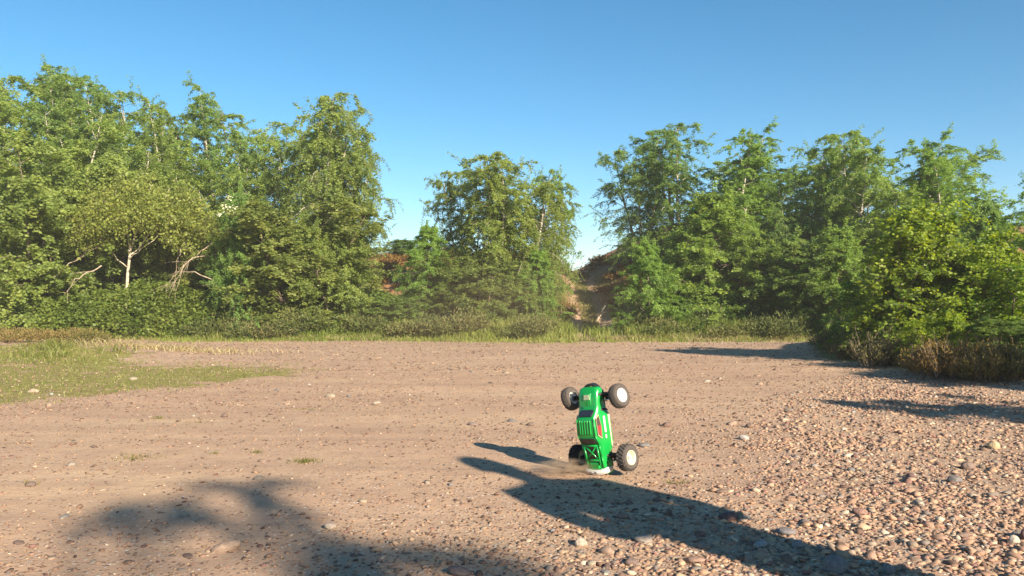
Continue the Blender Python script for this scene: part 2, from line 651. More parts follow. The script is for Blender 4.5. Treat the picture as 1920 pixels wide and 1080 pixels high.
def stone_dens(x, y):
    d = smooth(0.6, -0.7, poly_sd(x, y, GRAV))
    d = d * (0.40 + 0.60 * smooth(0.38, 0.58, fbm(x * 1.3, y * 1.3, 3)))
    d = np.maximum(d, 0.62 * smooth(4.8, 2.7, y) * smooth(-1.5, 0.2, x))
    d = np.maximum(d, (0.14 + 0.10 * smooth(4.0, 7.0, y) + 0.28 * smooth(0.45, 0.62, fbm(x * 0.8 + 5, y * 1.3, 3))) * np.ones_like(x))
    d = np.maximum(d, 0.34 * smooth(3.6, 2.4, y))
    d = np.maximum(d, 0.4 * smooth(9, 12, y))
    d = np.maximum(d, 1.0 * np.exp(-((x + 4.4) / 1.9) ** 2 - ((y - 12.9) / 1.9) ** 2))
    return d


def scatter(n, y0, y1, power):
    """points in the wedge of ground in view, with margin"""
    u = rng.rand(n)
    k = 2 - power
    y = (y0 ** k + u * (y1 ** k - y0 ** k)) ** (1 / k)
    x = (rng.rand(n) * 2 - 1) * (0.76 * y + 0.3)
    return x, y


def gravel_mesh(name, n, y0, y1, power, med, base, faces, lim):
    x, y = scatter(n, y0, y1, power)
    keep = rng.rand(n) < stone_dens(x, y)
    keep &= (y < edge_y(x) - 0.1)
    x, y = x[keep], y[keep]
    n = len(x)
    s = np.minimum(med * np.exp(rng.randn(n) * 0.45), lim)
    s *= 0.68 + 0.50 * smooth(0.6, -0.7, poly_sd(x, y, GRAV))
    ax = np.stack([s * (0.8 + 0.6 * rng.rand(n)), s * (0.7 + 0.4 * rng.rand(n)), s * (0.30 + 0.30 * rng.rand(n))], -1)
    nb = len(base)
    v = base[None] * ax[:, None, :] * (1 + 0.22 * rng.randn(n, nb, 1))
    a = rng.rand(n) * 2 * math.pi
    ca, sa = np.cos(a)[:, None], np.sin(a)[:, None]
    tx = rng.randn(n)[:, None] * 0.25
    zz = v[:, :, 2] + tx * v[:, :, 0]
    vx = v[:, :, 0] * ca - v[:, :, 1] * sa
    vy = v[:, :, 0] * sa + v[:, :, 1] * ca
    z0 = height(x, y) + ax[:, 2] * (0.05 + 0.5 * rng.rand(n))
    v = np.stack([vx + x[:, None], vy + y[:, None], zz + z0[:, None]], -1).reshape(-1, 3)
    f = (faces[None] + (np.arange(n) * nb)[:, None, None]).reshape(-1, 3)
    col = PAL[rng.choice(len(PAL), n, p=PW / PW.sum())] * (0.8 + 0.4 * rng.rand(n, 1))
    col = col * (0.80 + 0.15 * smooth(0.6, -0.7, poly_sd(x, y, GRAV)))[:, None]  # stones on bare sand darkened to stand in for small shadow dots
    dk = (rng.rand(n) < 0.45) & (poly_sd(x, y, GRAV) > 0)
    col[dk] *= 0.62
    col = col * np.array([0.96, 0.86, 0.77])
    col = np.repeat(col, len(faces), 0)
    me = np_mesh(name, v, f, M['stones'], False, ccol=col)
    return me, n


def ico(sub):
    bm = bmesh.new()
    bmesh.ops.create_icosphere(bm, subdivisions=sub, radius=1)
    bm.verts.ensure_lookup_table()
    v = np.array([p.co[:] for p in bm.verts])
    f = np.array([[q.index for q in p.verts] for p in bm.faces])
    bm.free()
    return v, f


# rounded box-like base, 14 verts and 24 triangles
_c = np.array([[sx, sy, sz] for sx in (-1, 1) for sy in (-1, 1) for sz in (-1, 1)]) * 0.62
_fc = np.array([[1, 0, 0], [-1, 0, 0], [0, 1, 0], [0, -1, 0], [0, 0, 1], [0, 0, -1.]])
B14 = np.concatenate([_c, _fc])
_F = []
for _i, _q in enumerate([(4, 6, 7, 5), (0, 1, 3, 2), (2, 3, 7, 6), (0, 4, 5, 1), (1, 5, 7, 3), (0, 2, 6, 4)]):
    for _k in range(4):
        _F.append((8 + _i, _q[_k], _q[(_k + 1) % 4]))
F24 = np.array(_F)
OCT = np.array([[1, 0, 0], [0, 1, 0], [-1, 0, 0], [0, -1, 0], [0, 0, 1], [0, 0, -1.]])
F8 = np.array([[0, 1, 4], [1, 2, 4], [2, 3, 4], [3, 0, 4], [1, 0, 5], [2, 1, 5], [3, 2, 5], [0, 3, 5]])

for nm, args in (('near', (50000, 2.1, 4.6, 1.9, 0.0058, B14, F24, 0.018)),
                 ('mid', (90000, 4.3, 9.5, 1.6, 0.0085, OCT, F8, 0.020)),
                 ('far', (34000, 9.0, 15.6, 1.2, 0.016, OCT, F8, 0.032))):
    me, n = gravel_mesh('gravel_' + nm, *args)
    g = link(bpy.data.objects.new('gravel', me), ground)
    tag(g, kind='stuff')

# larger pebbles, one object each
pebble_meshes = []
for k in range(9):
    v, f = ico(3 if k < 4 else 2)
    rr = np.random.RandomState(50 + k)
    off = rr.rand(3) * 30
    dsp = np.array([mnoise.fractal(Vector(p * 0.9 + off), 0.8, 2.0, 3) for p in v])
    v = v * (1 + 0.20 * dsp)[:, None]
    # a couple of blunted flats, as worn stones have
    for q in range(4):
        nrm = rr.randn(3)
        nrm /= np.linalg.norm(nrm)
        lim = 0.72 + 0.2 * rr.rand()
        dd = v @ nrm
        v = v - np.maximum(0, dd - lim)[:, None] * nrm * 0.75
    pebble_meshes.append(np_mesh('pebble_%d' % k, v, f, M['pebble'], True))


def stone(name, x, y, sx, sy, sz, rz, col, k, parent=None, sink=0.35):
    o = bpy.data.objects.new(name, pebble_meshes[k])
    link(o, parent)
    o.location = (x, y, hz(x, y) + sz * (1 - 2 * sink) * 0.9)
    o.scale = (sx, sy, sz)
    o.rotation_euler = (rng.randn() * 0.12, rng.randn() * 0.12, rz)
    o.color = (*[c * 0.88 for c in col], 1)
    return o


cand = []
tries = 0
while len(cand) < 292 and tries < 20000:
    tries += 1
    y = 2.2 * (9.0 / 2.2) ** rng.rand()
    x = (rng.rand() * 2 - 1) * 0.64 * y
    d = float(stone_dens(np.array([x]), np.array([y]))[0])
    if rng.rand() > d * 1.1 + 0.02:
        continue
    if abs(x - 0.42) < 0.3 and abs(y - 3.75) < 0.35:
        continue
    s = 0.0115 * math.exp(rng.randn() * 0.42) * (1 + 0.12 * (y - 3))
    s = min(s, 0.04)
    if any((x - a) ** 2 + (y - b_) ** 2 < (s + c) ** 2 for a, b_, c in cand):
        continue
    cand.append((x, y, s))
for (x, y, s) in cand:
    col = np.minimum(PAL[rng.choice(len(PAL), p=PW / PW.sum())] * (0.65 + 0.35 * rng.rand()), 0.40)
    stone('pebble', x, y, s * (0.9 + 0.5 * rng.rand()), s * (0.7 + 0.3 * rng.rand()), s * (0.45 + 0.3 * rng.rand()), rng.rand() * 6.28, col, rng.randint(4, 9), ground)


def gpt(px, py):
    D = F * CAM_H / (py - 560)
    return at(px, D), D


# distinctive loose stones: pixel centre, half width (px), aspect, colour, label
STONES = [
    (1562, 1070, 25, 0.75, (0.20, 0.185, 0.18), 'large smooth grey stone in the long shadow at the bottom edge'),
    (1662, 1072, 13, 0.9, (0.21, 0.20, 0.19), 'rounded grey stone right of the largest stone in the long shadow'),
    (862, 1068, 22, 0.45, (0.13, 0.10, 0.095), 'flat dark brown stone at the bottom edge left of the centre'),
    (1366, 973, 18, 0.5, (0.16, 0.085, 0.075), 'dark red stone on the upper edge of the long shadow'),
    (1897, 1019, 10, 0.95, (0.55, 0.46, 0.35), 'cream pebble near the right edge above the shadow'),
    (1920, 1012, 12, 1.1, (0.19, 0.10, 0.085), 'dark red cobble cut by the right edge of the picture'),
    (1812, 874, 13, 0.8, (0.24, 0.165, 0.13), 'brown cobble alone on the right gravel'),
    (1862, 840, 11, 0.8, (0.52, 0.38, 0.22), 'yellow tan cobble on the right gravel'),
    (1786, 902, 14, 0.6, (0.21, 0.18, 0.165), 'low dark grey stone below the brown cobble on the gravel'),
    (1394, 823, 10, 0.6, (0.46, 0.40, 0.34), 'pale grey flat stone right of the standing toy truck'),
    (1405, 800, 8, 0.8, (0.26, 0.17, 0.12), 'small brown stone just above the pale flat stone'),
    (1250, 798, 10, 0.55, (0.24, 0.15, 0.115), 'brown stone level with the toy truck roof, to its right'),
    (1088, 1016, 13, 0.7, (0.47, 0.37, 0.28), 'pale rounded cobble below the long shadow'),
    (1205, 1009, 18, 0.45, (0.34, 0.27, 0.22), 'wide flat stone on the lower edge of the long shadow'),
    (1471, 1000, 18, 0.5, (0.23, 0.20, 0.19), 'flat grey stone inside the long shadow near its upper edge'),
    (1424, 1022, 13, 0.55, (0.34, 0.32, 0.31), 'light grey stone in the middle of the long shadow'),
    (1492, 1024, 11, 0.85, (0.25, 0.235, 0.23), 'round grey stone right of the light grey stone in shadow'),
    (1182, 1052, 14, 0.6, (0.20, 0.135, 0.11), 'dark brown stone below the long shadow near the bottom'),
    (1301, 1050, 18, 0.45, (0.37, 0.23, 0.165), 'flat pinkish stone at the lower edge of the long shadow'),
    (60, 914, 11, 0.5, (0.20, 0.14, 0.11), 'dark stone alone on the sand at the left edge'),
    (422, 781, 6, 0.8, (0.19, 0.13, 0.10), 'small dark stone standing on the bare sand left of centre'),
    (583, 772, 7, 0.5, (0.22, 0.155, 0.12), 'small flat dark stone on the sand beyond the grass tuft'),
    (706, 757, 8, 0.5, (0.46, 0.35, 0.26), 'pale flat stone on the sand near the middle'),
    (995, 797, 8, 0.55, (0.21, 0.145, 0.11), 'small dark stone on the sand left of the toy truck'),
    (886, 797, 9, 0.35, (0.26, 0.19, 0.17), 'thin flat grey stone left of the small dark stone'),
    (620, 986, 12, 0.6, (0.47, 0.37, 0.28), 'pale flat stone inside the soft tree shadow'),
    (1352, 923, 12, 0.4, (0.24, 0.16, 0.12), 'flat brown stone just above the long shadow'),
    (1612, 963, 14, 0.5, (0.33, 0.19, 0.14), 'reddish flat stone on the gravel right of the long shadow'),
]
for i, (px, py, hw, asp, col, lab) in enumerate(STONES):
    x, y = gpt(px, py)
    s = hw / F * y
    o = stone('stone', x, y, s, s * 0.85, s * asp, rng.rand() * 0.8 - 0.4, col, i % 4, None, 0.22)
    tag(o, lab, 'stone')

# ------------------------------------------------------------------ trees
def unit(v):
    return v / (np.linalg.norm(v, axis=-1, keepdims=True) + 1e-9)


def leaves_mesh(name, pts, dirs, size, mat, rs, wide=0.36, fold=0.10, sun_bias=0.35, clump=None, out=None):
    """one folded diamond per leaf"""
    n = len(pts)
    L_ = size * (0.7 + 0.6 * rs.rand(n))[:, None]
    d = unit(dirs)
    if out is None:
        w = unit(np.cross(d, rs.randn(n, 3) + np.array([0, 0, sun_bias])))
    else:
        w = unit(np.cross(d, rs.randn(n, 3) * 0.75 + out + np.array([0, 0, sun_bias])))
    nn = np.cross(d, w)
    p0 = pts
    p1 = pts + d * L_ * 0.45 + w * L_ * wide + nn * L_ * fold
    p2 = pts + d * L_
    p3 = pts + d * L_ * 0.45 - w * L_ * wide + nn * L_ * fold
    v = np.stack([p0, p1, p2, p3], 1).reshape(-1, 3)
    f = np.arange(n * 4).reshape(-1, 4)
    r = rs.rand(n) * 0.6
    if clump is not None:
        r = np.clip(r + 0.4 * clump, 0, 1)
    else:
        r = r / 0.6
    return np_mesh(name, v, f, mat, False, fattr=dict(rnd=r))


def gen_tree(seed, H, RAD, cs, n_br, n_tw, n_lf, leaf, stems=1, spread=0.0, droop=0.5, up=0.9, prof=0.75, twig=0.45, r0=0.012,
             bark='birch_bark', lmat='birch_leaf', low=0.5, wide=0.36, topfill=True, stem_pts=None, clumpy=0.0):
    rs = np.random.RandomState(seed)
    m = 12
    S, SR = [], []
    for s in range(stems):
        t = np.linspace(0, 1, m)
        hh = H * (1 if s == 0 else 0.78 + 0.20 * rs.rand())
        if stem_pts is not None:
            q = np.array(stem_pts[s], float)
            tt = np.linspace(0, 1, len(q))
            p = np.stack([np.interp(t, tt, q[:, k]) for k in range(3)], -1)
            hh = q[-1, 2]
        else:
            az = rs.rand() * 6.28
            le = spread * (0.5 + 0.8 * rs.rand()) if stems > 1 else spread * 0.2
            p = np.zeros((m, 3))
            p[:, 2] = t * hh
            p[:, 0] = math.cos(az) * le * t ** 0.8 + 0.03 * H * np.cumsum(rs.randn(m)) / m
            p[:, 1] = math.sin(az) * le * t ** 0.8 + 0.03 * H * np.cumsum(rs.randn(m)) / m
            p[0, :2] = (math.cos(az) * 0.05 * (stems > 1), math.sin(az) * 0.05 * (stems > 1))
            p[0, 2] = -0.25
        S.append(p)
        SR.append(r0 * hh * ((1 - t) ** 0.85 * 0.96 + 0.04) * (1.0 if stems == 1 else 0.8))
    S, SR = np.array(S), np.array(SR)
    # limbs
    nb = n_br * stems
    si = np.repeat(np.arange(stems), n_br)
    tb = cs + (0.985 - cs) * (np.tile(np.arange(n_br), stems) + rs.rand(nb)) / n_br
    hs = S[si, -1, 2]
    ti = tb * (m - 1)
    i0 = np.clip(ti.astype(int), 0, m - 2)
    fr = (ti - i0)[:, None]
    base = S[si, i0] * (1 - fr) + S[si, i0 + 1] * fr
    u = (tb - cs) / (1 - cs)
    rad = RAD * ((1 - u) ** prof * (low + (1 - low) * np.minimum(1, u / 0.3)) + 0.05) * (0.55 + 0.65 * rs.rand(nb))
    if stems > 1:
        rad *= 0.75
    az = np.arange(nb) * 2.399 + rs.randn(nb) * 0.5
    el = up * (0.55 + 0.5 * u) + rs.randn(nb) * 0.28
    mb = 7
    tt = np.linspace(0, 1, mb)[None, :]
    hor = rad[:, None] * tt
    ver = rad[:, None] * (np.tan(np.clip(el, -0.3, 1.25))[:, None] * tt * (1 - 0.35 * tt) - droop * 0.55 * tt ** 2.5)
    B = np.stack([base[:, None, 0] + np.cos(az)[:, None] * hor, base[:, None, 1] + np.sin(az)[:, None] * hor, base[:, None, 2] + ver], -1)
    B[:, 1:] += np.cumsum(rs.randn(nb, mb - 1, 3), 1) * 0.03 * rad[:, None, None]
    BR = (0.0035 * hs * (1 - u) + 0.004)[:, None] * (1 - 0.85 * tt)
    # twigs
    nt = nb * n_tw
    bi = np.repeat(np.arange(nb), n_tw)
    tb2 = 0.18 + 0.82 * rs.rand(nt) ** 0.8
    tj = tb2 * (mb - 1)
    j0 = np.clip(tj.astype(int), 0, mb - 2)
    fj = (tj - j0)[:, None]
    tbase = B[bi, j0] * (1 - fj) + B[bi, j0 + 1] * fj
    bd = unit(B[bi, j0 + 1] - B[bi, j0])
    td = unit(bd * 0.6 + rs.randn(nt, 3) * 0.8)
    tl = twig * (0.5 + 0.9 * rs.rand(nt)) * (0.5 + 0.5 * (1 - u[bi]))
    mt = 3
    q = np.linspace(0, 1, mt)[None, :, None]
    T = tbase[:, None, :] + td[:, None, :] * tl[:, None, None] * q
    T[:, :, 2] -= droop * tl[:, None] * (q[..., 0] ** 2) * (0.6 + 0.7 * rs.rand(nt))[:, None]
    TR = np.full((nt, mt), 0.0035) * (1 - 0.7 * np.linspace(0, 1, mt))[None]
    tv = join([tubes(S, SR, 8), tubes(B, BR, 5)])
    trunk = np_mesh('trunk', *tv, M[bark])
    twm = np_mesh('twigs', *tubes(T, TR, 3), M['brown_bark'])
    # leafy upright shoots that fray the outline
    ns = int(nt * 0.045)
    up_i = rs.choice(nb, ns, p=(0.3 + u) / (0.3 + u).sum())
    b0 = B[up_i, rs.randint(3, mb, ns)]
    sd = unit(np.stack([rs.randn(ns) * 0.35, rs.randn(ns) * 0.35, np.ones(ns)], -1) + 0.5 * unit(B[up_i, -1] - B[up_i, 0]))
    sl = twig * (0.5 + 0.9 * rs.rand(ns))
    T = np.concatenate([T, b0[:, None] + sd[:, None] * (sl[:, None, None] * q)])
    tbase = np.concatenate([tbase, b0])
    nt = len(T)
    nl = nt * n_lf
    li = np.repeat(np.arange(nt), n_lf)
    if clumpy > 0:
        keep = rs.rand(nt) > clumpy * (vnoise(tbase[:, 0] * 2.2 + 50 + seed, tbase[:, 2] * 2.2 + tbase[:, 1] * 1.7 + 50) > 0.55)
        li = li[keep[li]]
        nl = len(li)
    tq = rs.rand(nl) ** 0.8 * (mt - 1)
    k0 = np.clip(tq.astype(int), 0, mt - 2)
    fk = (tq - k0)[:, None]
    lp = T[li, k0] * (1 - fk) + T[li, k0 + 1] * fk + rs.randn(nl, 3) * leaf * 0.55
    ld = rs.randn(nl, 3) + np.array([0, 0, -0.55 * droop - 0.1]) + 0.4 * unit(T[li, -1] - T[li, 0])
    cl = (rs.rand(nt) * 2 - 0.6)[li]
    rad_out = unit(lp * np.array([1, 1, 0]) + rs.randn(nl, 3) * 0.05)
    crown = leaves_mesh('crown', lp, ld, leaf, M[lmat], rs, wide, clump=cl, out=rad_out)
    top = float(np.percentile(lp[:, 2], 99.3))
    rr = float(np.percentile(np.hypot(lp[:, 0], lp[:, 1]), 97))
    return dict(trunk=trunk, twigs=twm, crown=crown, H=top, R=rr)


PROTO = {}
for k in range(3):
    PROTO['birch%d' % k] = gen_tree(100 + k, 6.0, 1.05 + 0.1 * (k % 3), (0.26, 0.10, 0.16)[k], 38, 9, 64, 0.041, stems=3, spread=0.85, droop=0.85 + 0.15 * (k % 2), up=0.95, clumpy=0.18, prof=0.26, low=0.75, r0=0.010, twig=0.42)
PROTO['birch3'] = PROTO['birch0']
PROTO['birch4'] = PROTO['birch1']
PROTO['wispy0'] = gen_tree(131, 6.4, 0.95, 0.10, 42, 9, 68, 0.038, stems=3, spread=0.7, droop=0.6, up=1.0, clumpy=0.25, prof=0.34, low=0.8, twig=0.40)
PROTO['wispy1'] = PROTO['wispy0']
PROTO['weeping'] = gen_tree(141, 6.0, 1.15, 0.16, 38, 10, 68, 0.039, stems=3, spread=0.75, droop=1.35, up=0.95, clumpy=0.18, prof=0.3, twig=0.50, low=0.7)
for k in range(2):
    PROTO['sallow%d' % k] = gen_tree(200 + k, 3.6, 1.3, 0.05, 20, 10, 58, 0.052, stems=6, spread=0.95, droop=0.45, up=0.85, bark='brown_bark', lmat='sallow_leaf', prof=0.45, low=0.8, clumpy=0.2, r0=0.011, twig=0.36)
PROTO['sallow2'] = PROTO['sallow1']
for k in range(2):
    PROTO['bushy%d' % k] = gen_tree(220 + k, 3.2, 1.0, 0.02, 80, 9, 72, 0.040, droop=0.45, up=0.85, prof=0.7, low=0.95, clumpy=0.2, bark='brown_bark', twig=0.34)
for k in range(2):
    PROTO['broad%d' % k] = gen_tree(240 + k, 2.0, 0.75, 0.04, 26, 9, 24, 0.042, stems=4, spread=0.5, droop=0.3, up=1.0, bark='brown_bark', lmat='hazel_leaf', prof=0.6, low=0.7, wide=0.40, twig=0.30, clumpy=0.3)


def plant_tree(kind, px, D, top, wpx, name, label, group, tint=(1, 1, 1), cat='tree', rz=None, x=None, hgt=None, yscale=None, rs_=random.Random(5)):
    P = PROTO[kind]
    X = at(px, D) if x is None else x
    z0 = hz(X, D)
    if hgt is None:
        hgt = CAM_H + (560 - top) / F * D - z0
    sz = hgt / P['H']
    sxy = (wpx / F * D / 2) / P['R'] * (1.12 if D > 12 else 1.0) if wpx else sz
    e = empty(name, (X, D, z0), rs_.random() * 6.28 if rz is None else rz)
    e.scale = (sxy, sxy, sz)
    for nm in ('trunk', 'twigs', 'crown'):
        o = bpy.data.objects.new(nm, P[nm])
        link(o, e)
        if nm == 'crown':
            o.color = (*tint, 1)
        if nm == 'twigs':
            o['kind'] = 'stuff'
    tag(e, label, cat, group)
    return e


OL = (1.06, 1.12, 0.95)      # olive
YG = (1.14, 1.12, 0.85)      # yellow green
DG = (0.90, 1.05, 1.02)      # dark green
FG = (0.92, 1.12, 0.85)      # fresh green
GL, GC, GR = 'birches along the back on the left', 'birches of the middle clump', 'birches along the back on the right'
SH = 'shrubs in front of the trees'
TREES = [
    # left wood, back to front
    ('wispy0', 60, 19.5, 122, 210, 'birch_tree', 'tall birch with feathery top at the far left', GL, OL),
    ('birch0', -20, 18.6, 132, 260, 'birch_tree', 'broad olive birch cut by the left edge of the picture', GL, OL),
    ('wispy1', 155, 19.8, 118, 190, 'birch_tree', 'tallest feathery birch of the left wood, second from the left edge', GL, DG),
    ('wispy0', 238, 19.8, 165, 150, 'birch_tree', 'slim birch just right of the tallest left birch', GL, DG),
    ('birch1', 300, 20.2, 208, 170, 'birch_tree', 'low birch top between the slim birch and the dip in the left treeline', GL, OL),
    ('wispy1', 350, 19.4, 195, 140, 'birch_tree', 'narrow birch with pale lit tip above the yellowish shrub', GL, OL),
    ('wispy0', 428, 19.6, 182, 150, 'birch_tree', 'slim pointed birch above the elder with cream flowers', GL, DG),
    ('birch2', 495, 19.2, 240, 160, 'birch_tree', 'lower birch left of the large weeping birch', GL, OL),
    ('weeping', 590, 17.8, 198, 230, 'birch_tree', 'large birch with a pointed top and pale trunk beside the open sky', GL, (1.02, 1.04, 0.9)),
    ('weeping', 650, 18.3, 245, 150, 'birch_tree', 'weeping birch with hanging twigs at the right end of the left wood', GL, (1.0, 1.04, 0.9)),
    ('birch3', 405, 18.4, 300, 190, 'birch_tree', 'mid-height birch filling the wood left of the elder', GL, OL),
    ('birch4', 210, 18.4, 270, 230, 'birch_tree', 'olive birch behind the yellowish shrub with pale stems', GL, OL),
    ('birch1', 110, 18.0, 215, 230, 'birch_tree', 'dense olive birch between the far-left birch and the tallest one', GL, OL),
    ('sallow0', 70, 16.9, 285, 330, 'sallow_shrub', 'big dark olive sallow at the left edge', SH, OL),
    ('sallow1', 170, 17.4, 320, 240, 'sallow_shrub', 'olive sallow between the big dark one and the pale-stemmed one', SH, OL),
    ('sallow2', 555, 16.6, 385, 270, 'sallow_shrub', 'wide rounded sallow below the large birch', SH, (0.95, 0.95, 0.85)),
    ('sallow0', 470, 16.9, 440, 170, 'sallow_shrub', 'dark sallow right of the elder flowers', SH, DG),
    ('sallow1', 630, 16.4, 430, 150, 'sallow_shrub', 'sallow at the right end of the left wood beside the rusty bank', SH, OL),
    ('bushy0', 800, 17.4, 425, 120, 'birch_sapling', 'young light green birch between the rusty bank and the middle clump', SH, FG),
    ('sallow2', 725, 16.6, 555, 130, 'sallow_shrub', 'low dark shrub in front of the rusty bank', SH, DG),
    ('sallow0', 340, 17.6, 395, 180, 'sallow_shrub', 'sallow behind the fallen branches', SH, (1.0, 0.95, 0.8)),
    ('bushy1', 755, 24.0, 450, 110, 'birch_sapling', 'small birch on the crest above the rusty bank', SH, DG),
    # middle clump
    ('birch3', 875, 18.3, 318, 130, 'birch_tree', 'left birch of the middle clump', GC, (1.04, 1.06, 0.9)),
    ('birch0', 938, 17.9, 300, 190, 'birch_tree', 'tallest birch in the centre of the middle clump', GC, (1.06, 1.06, 0.88)),
    ('birch2', 1022, 18.4, 316, 110, 'birch_tree', 'right birch of the middle clump beside the track up the bank', GC, (1.0, 1.1, 0.9)),
    ('weeping', 975, 17.3, 345, 170, 'birch_tree', 'front birch of the middle clump with thin pale stems', GC, (1.05, 1.04, 0.88)),
    ('sallow1', 905, 16.8, 480, 150, 'sallow_shrub', 'low dark shrub at the foot of the middle clump', SH, (0.85, 0.9, 0.8)),
    ('bushy1', 955, 16.9, 500, 110, 'birch_sapling', 'small birch sapling right of the low dark shrub in the middle clump', SH, (0.9, 0.95, 0.8)),
    ('bushy0', 855, 17.0, 505, 100, 'birch_sapling', 'small birch sapling left of the low dark shrub in the middle clump', SH, (0.85, 0.9, 0.8)),
    ('bushy0', 1005, 16.9, 470, 100, 'birch_sapling', 'young birch at the foot of the middle clump by the track', SH, FG),
    # right wood
    ('birch4', 1208, 20.9, 280, 150, 'birch_tree', 'birch with a ragged left edge just right of the track', GR, DG),
    ('birch1', 1280, 20.6, 236, 185, 'birch_tree', 'tallest dark birch of the right wood beside the track', GR, (0.8, 0.98, 0.9)),
    ('wispy1', 1355, 19.0, 250, 160, 'birch_tree', 'second tall birch of the right wood with narrow top', GR, FG),
    ('wispy0', 1440, 19.4, 275, 120, 'birch_tree', 'slender birch with a pale top in the dip of the right treeline', GR, FG),
    ('birch2', 1505, 18.6, 312, 160, 'birch_tree', 'lower round-topped birch in the dip of the right wood', GR, DG),
    ('birch0', 1592, 17.8, 242, 190, 'birch_tree', 'tall birch with white trunk showing in the right wood', GR, (0.96, 1.08, 0.88)),
    ('wispy0', 1690, 18.4, 270, 160, 'birch_tree', 'airy feathery birch right of the white-trunked one', GR, FG),
    ('wispy1', 1795, 17.8, 296, 160, 'birch_tree', 'airy birch standing last before the dip at the right edge', GR, FG),
    ('birch3', 1640, 17.2, 330, 200, 'birch_tree', 'mid-height birch below the two airy tops on the right', GR, (1.0, 1.08, 0.85)),
    ('birch3', 1745, 16.6, 390, 170, 'birch_tree', 'birch behind the bright broad-leaved sapling', GR, (0.9, 1.05, 0.85)),
    ('birch1', 1412, 20.4, 296, 190, 'birch_tree', 'round-topped birch behind the slender one in the dip of the right treeline', GR, DG),
    ('birch0', 1535, 20.6, 288, 190, 'birch_tree', 'dark birch set back left of the white-trunked one', GR, DG),
    ('birch2', 1735, 20.2, 286, 190, 'birch_tree', 'birch set back between the two airy birches on the right', GR, FG),
    ('birch1', 470, 21.0, 222, 180, 'birch_tree', 'birch set back between the elder and the large birch', GL, OL),
    ('birch2', 265, 21.0, 188, 180, 'birch_tree', 'birch set back behind the slim one in the left wood', GL, DG),
    ('bushy1', 1850, 15.5, 385, 150, 'birch_sapling', 'dark young birch in the gap near the right edge', SH, DG),
    ('birch4', 1915, 12.5, 350, 170, 'birch_tree', 'green birch cut by the right edge of the picture', GR, FG),
    ('bushy0', 1215, 16.5, 455, 130, 'birch_sapling', 'cone-shaped young birch at the right side of the track', SH, FG),
    ('bushy1', 1340, 17.4, 365, 230, 'birch_sapling', 'large pyramid-shaped young birch at the front of the right wood', SH, (1.0, 1.1, 0.82)),
    ('bushy0', 1278, 18.0, 470, 130, 'birch_sapling', 'young birch between the cone-shaped and the pyramid-shaped one', SH, (0.95, 1.08, 0.85)),
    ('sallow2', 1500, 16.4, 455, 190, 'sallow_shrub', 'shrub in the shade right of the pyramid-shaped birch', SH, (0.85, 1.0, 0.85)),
    ('bushy1', 1575, 15.6, 430, 160, 'birch_sapling', 'young birch below the white trunk in the right wood', SH, (0.95, 1.08, 0.85)),
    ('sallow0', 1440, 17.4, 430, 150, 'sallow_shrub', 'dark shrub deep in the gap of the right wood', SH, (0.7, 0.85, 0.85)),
    # nearer bushes at the right
    ('broad0', 1690, 10.0, 400, 240, 'broadleaf_sapling', 'tallest bright broad-leaved sapling at the front right', 'broadleaf bushes at the right', YG),
    ('broad1', 1800, 9.8, 440, 220, 'broadleaf_sapling', 'bright broad-leaved sapling right of the tallest one', 'broadleaf bushes at the right', YG),
    ('broad1', 1635, 10.3, 535, 170, 'broadleaf_bush', 'broad-leaved bush leaning over the corner of the gravel', 'broadleaf bushes at the right', (1.05, 1.1, 0.9)),
    ('broad0', 1745, 8.75, 590, 120, 'broadleaf_bush', 'low bright sprig of broad leaves above the dark heather', 'broadleaf bushes at the right', (1.4, 1.35, 0.8)),
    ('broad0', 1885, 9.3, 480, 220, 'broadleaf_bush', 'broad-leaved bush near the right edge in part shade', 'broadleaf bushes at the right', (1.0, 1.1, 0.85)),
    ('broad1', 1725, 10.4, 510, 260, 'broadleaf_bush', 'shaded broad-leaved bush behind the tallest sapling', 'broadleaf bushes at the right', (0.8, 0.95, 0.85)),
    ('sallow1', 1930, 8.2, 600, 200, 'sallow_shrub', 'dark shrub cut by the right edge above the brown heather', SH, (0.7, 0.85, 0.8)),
]
for (kind, px, D, top, w, nm, lab, grp, tint) in TREES:
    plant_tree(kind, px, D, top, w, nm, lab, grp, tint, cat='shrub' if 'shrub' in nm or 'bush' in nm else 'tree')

# trees outside the picture whose shade falls into it
SHADE_TURN = 2.0
for (kind, X, Y, h, w, lab) in (
    ('birch1', 5.22, -7.5, 5.85, 1.5, 'birch behind the camera that throws the soft shadow at the lower left'),
    ('sallow1', 5.4, 3.1, 1.8, 0.85, 'sallow outside the right edge that shades the gravel below the heather'),
    ('sallow0', 5.7, 5.5, 1.55, 0.7, 'added sallow outside the right edge that shades the gravel by the dark heather'),  # unseen shrub added to throw a shadow band on the gravel
):
    P = PROTO[kind]
    e = plant_tree(kind, 0, Y, 0, None, 'birch_tree' if 'birch' in kind else 'sallow_shrub', lab, None, OL, x=X, hgt=h, cat='tree', rz=SHADE_TURN)
    e.scale = (w / P['R'], w / P['R'], h / P['H'])


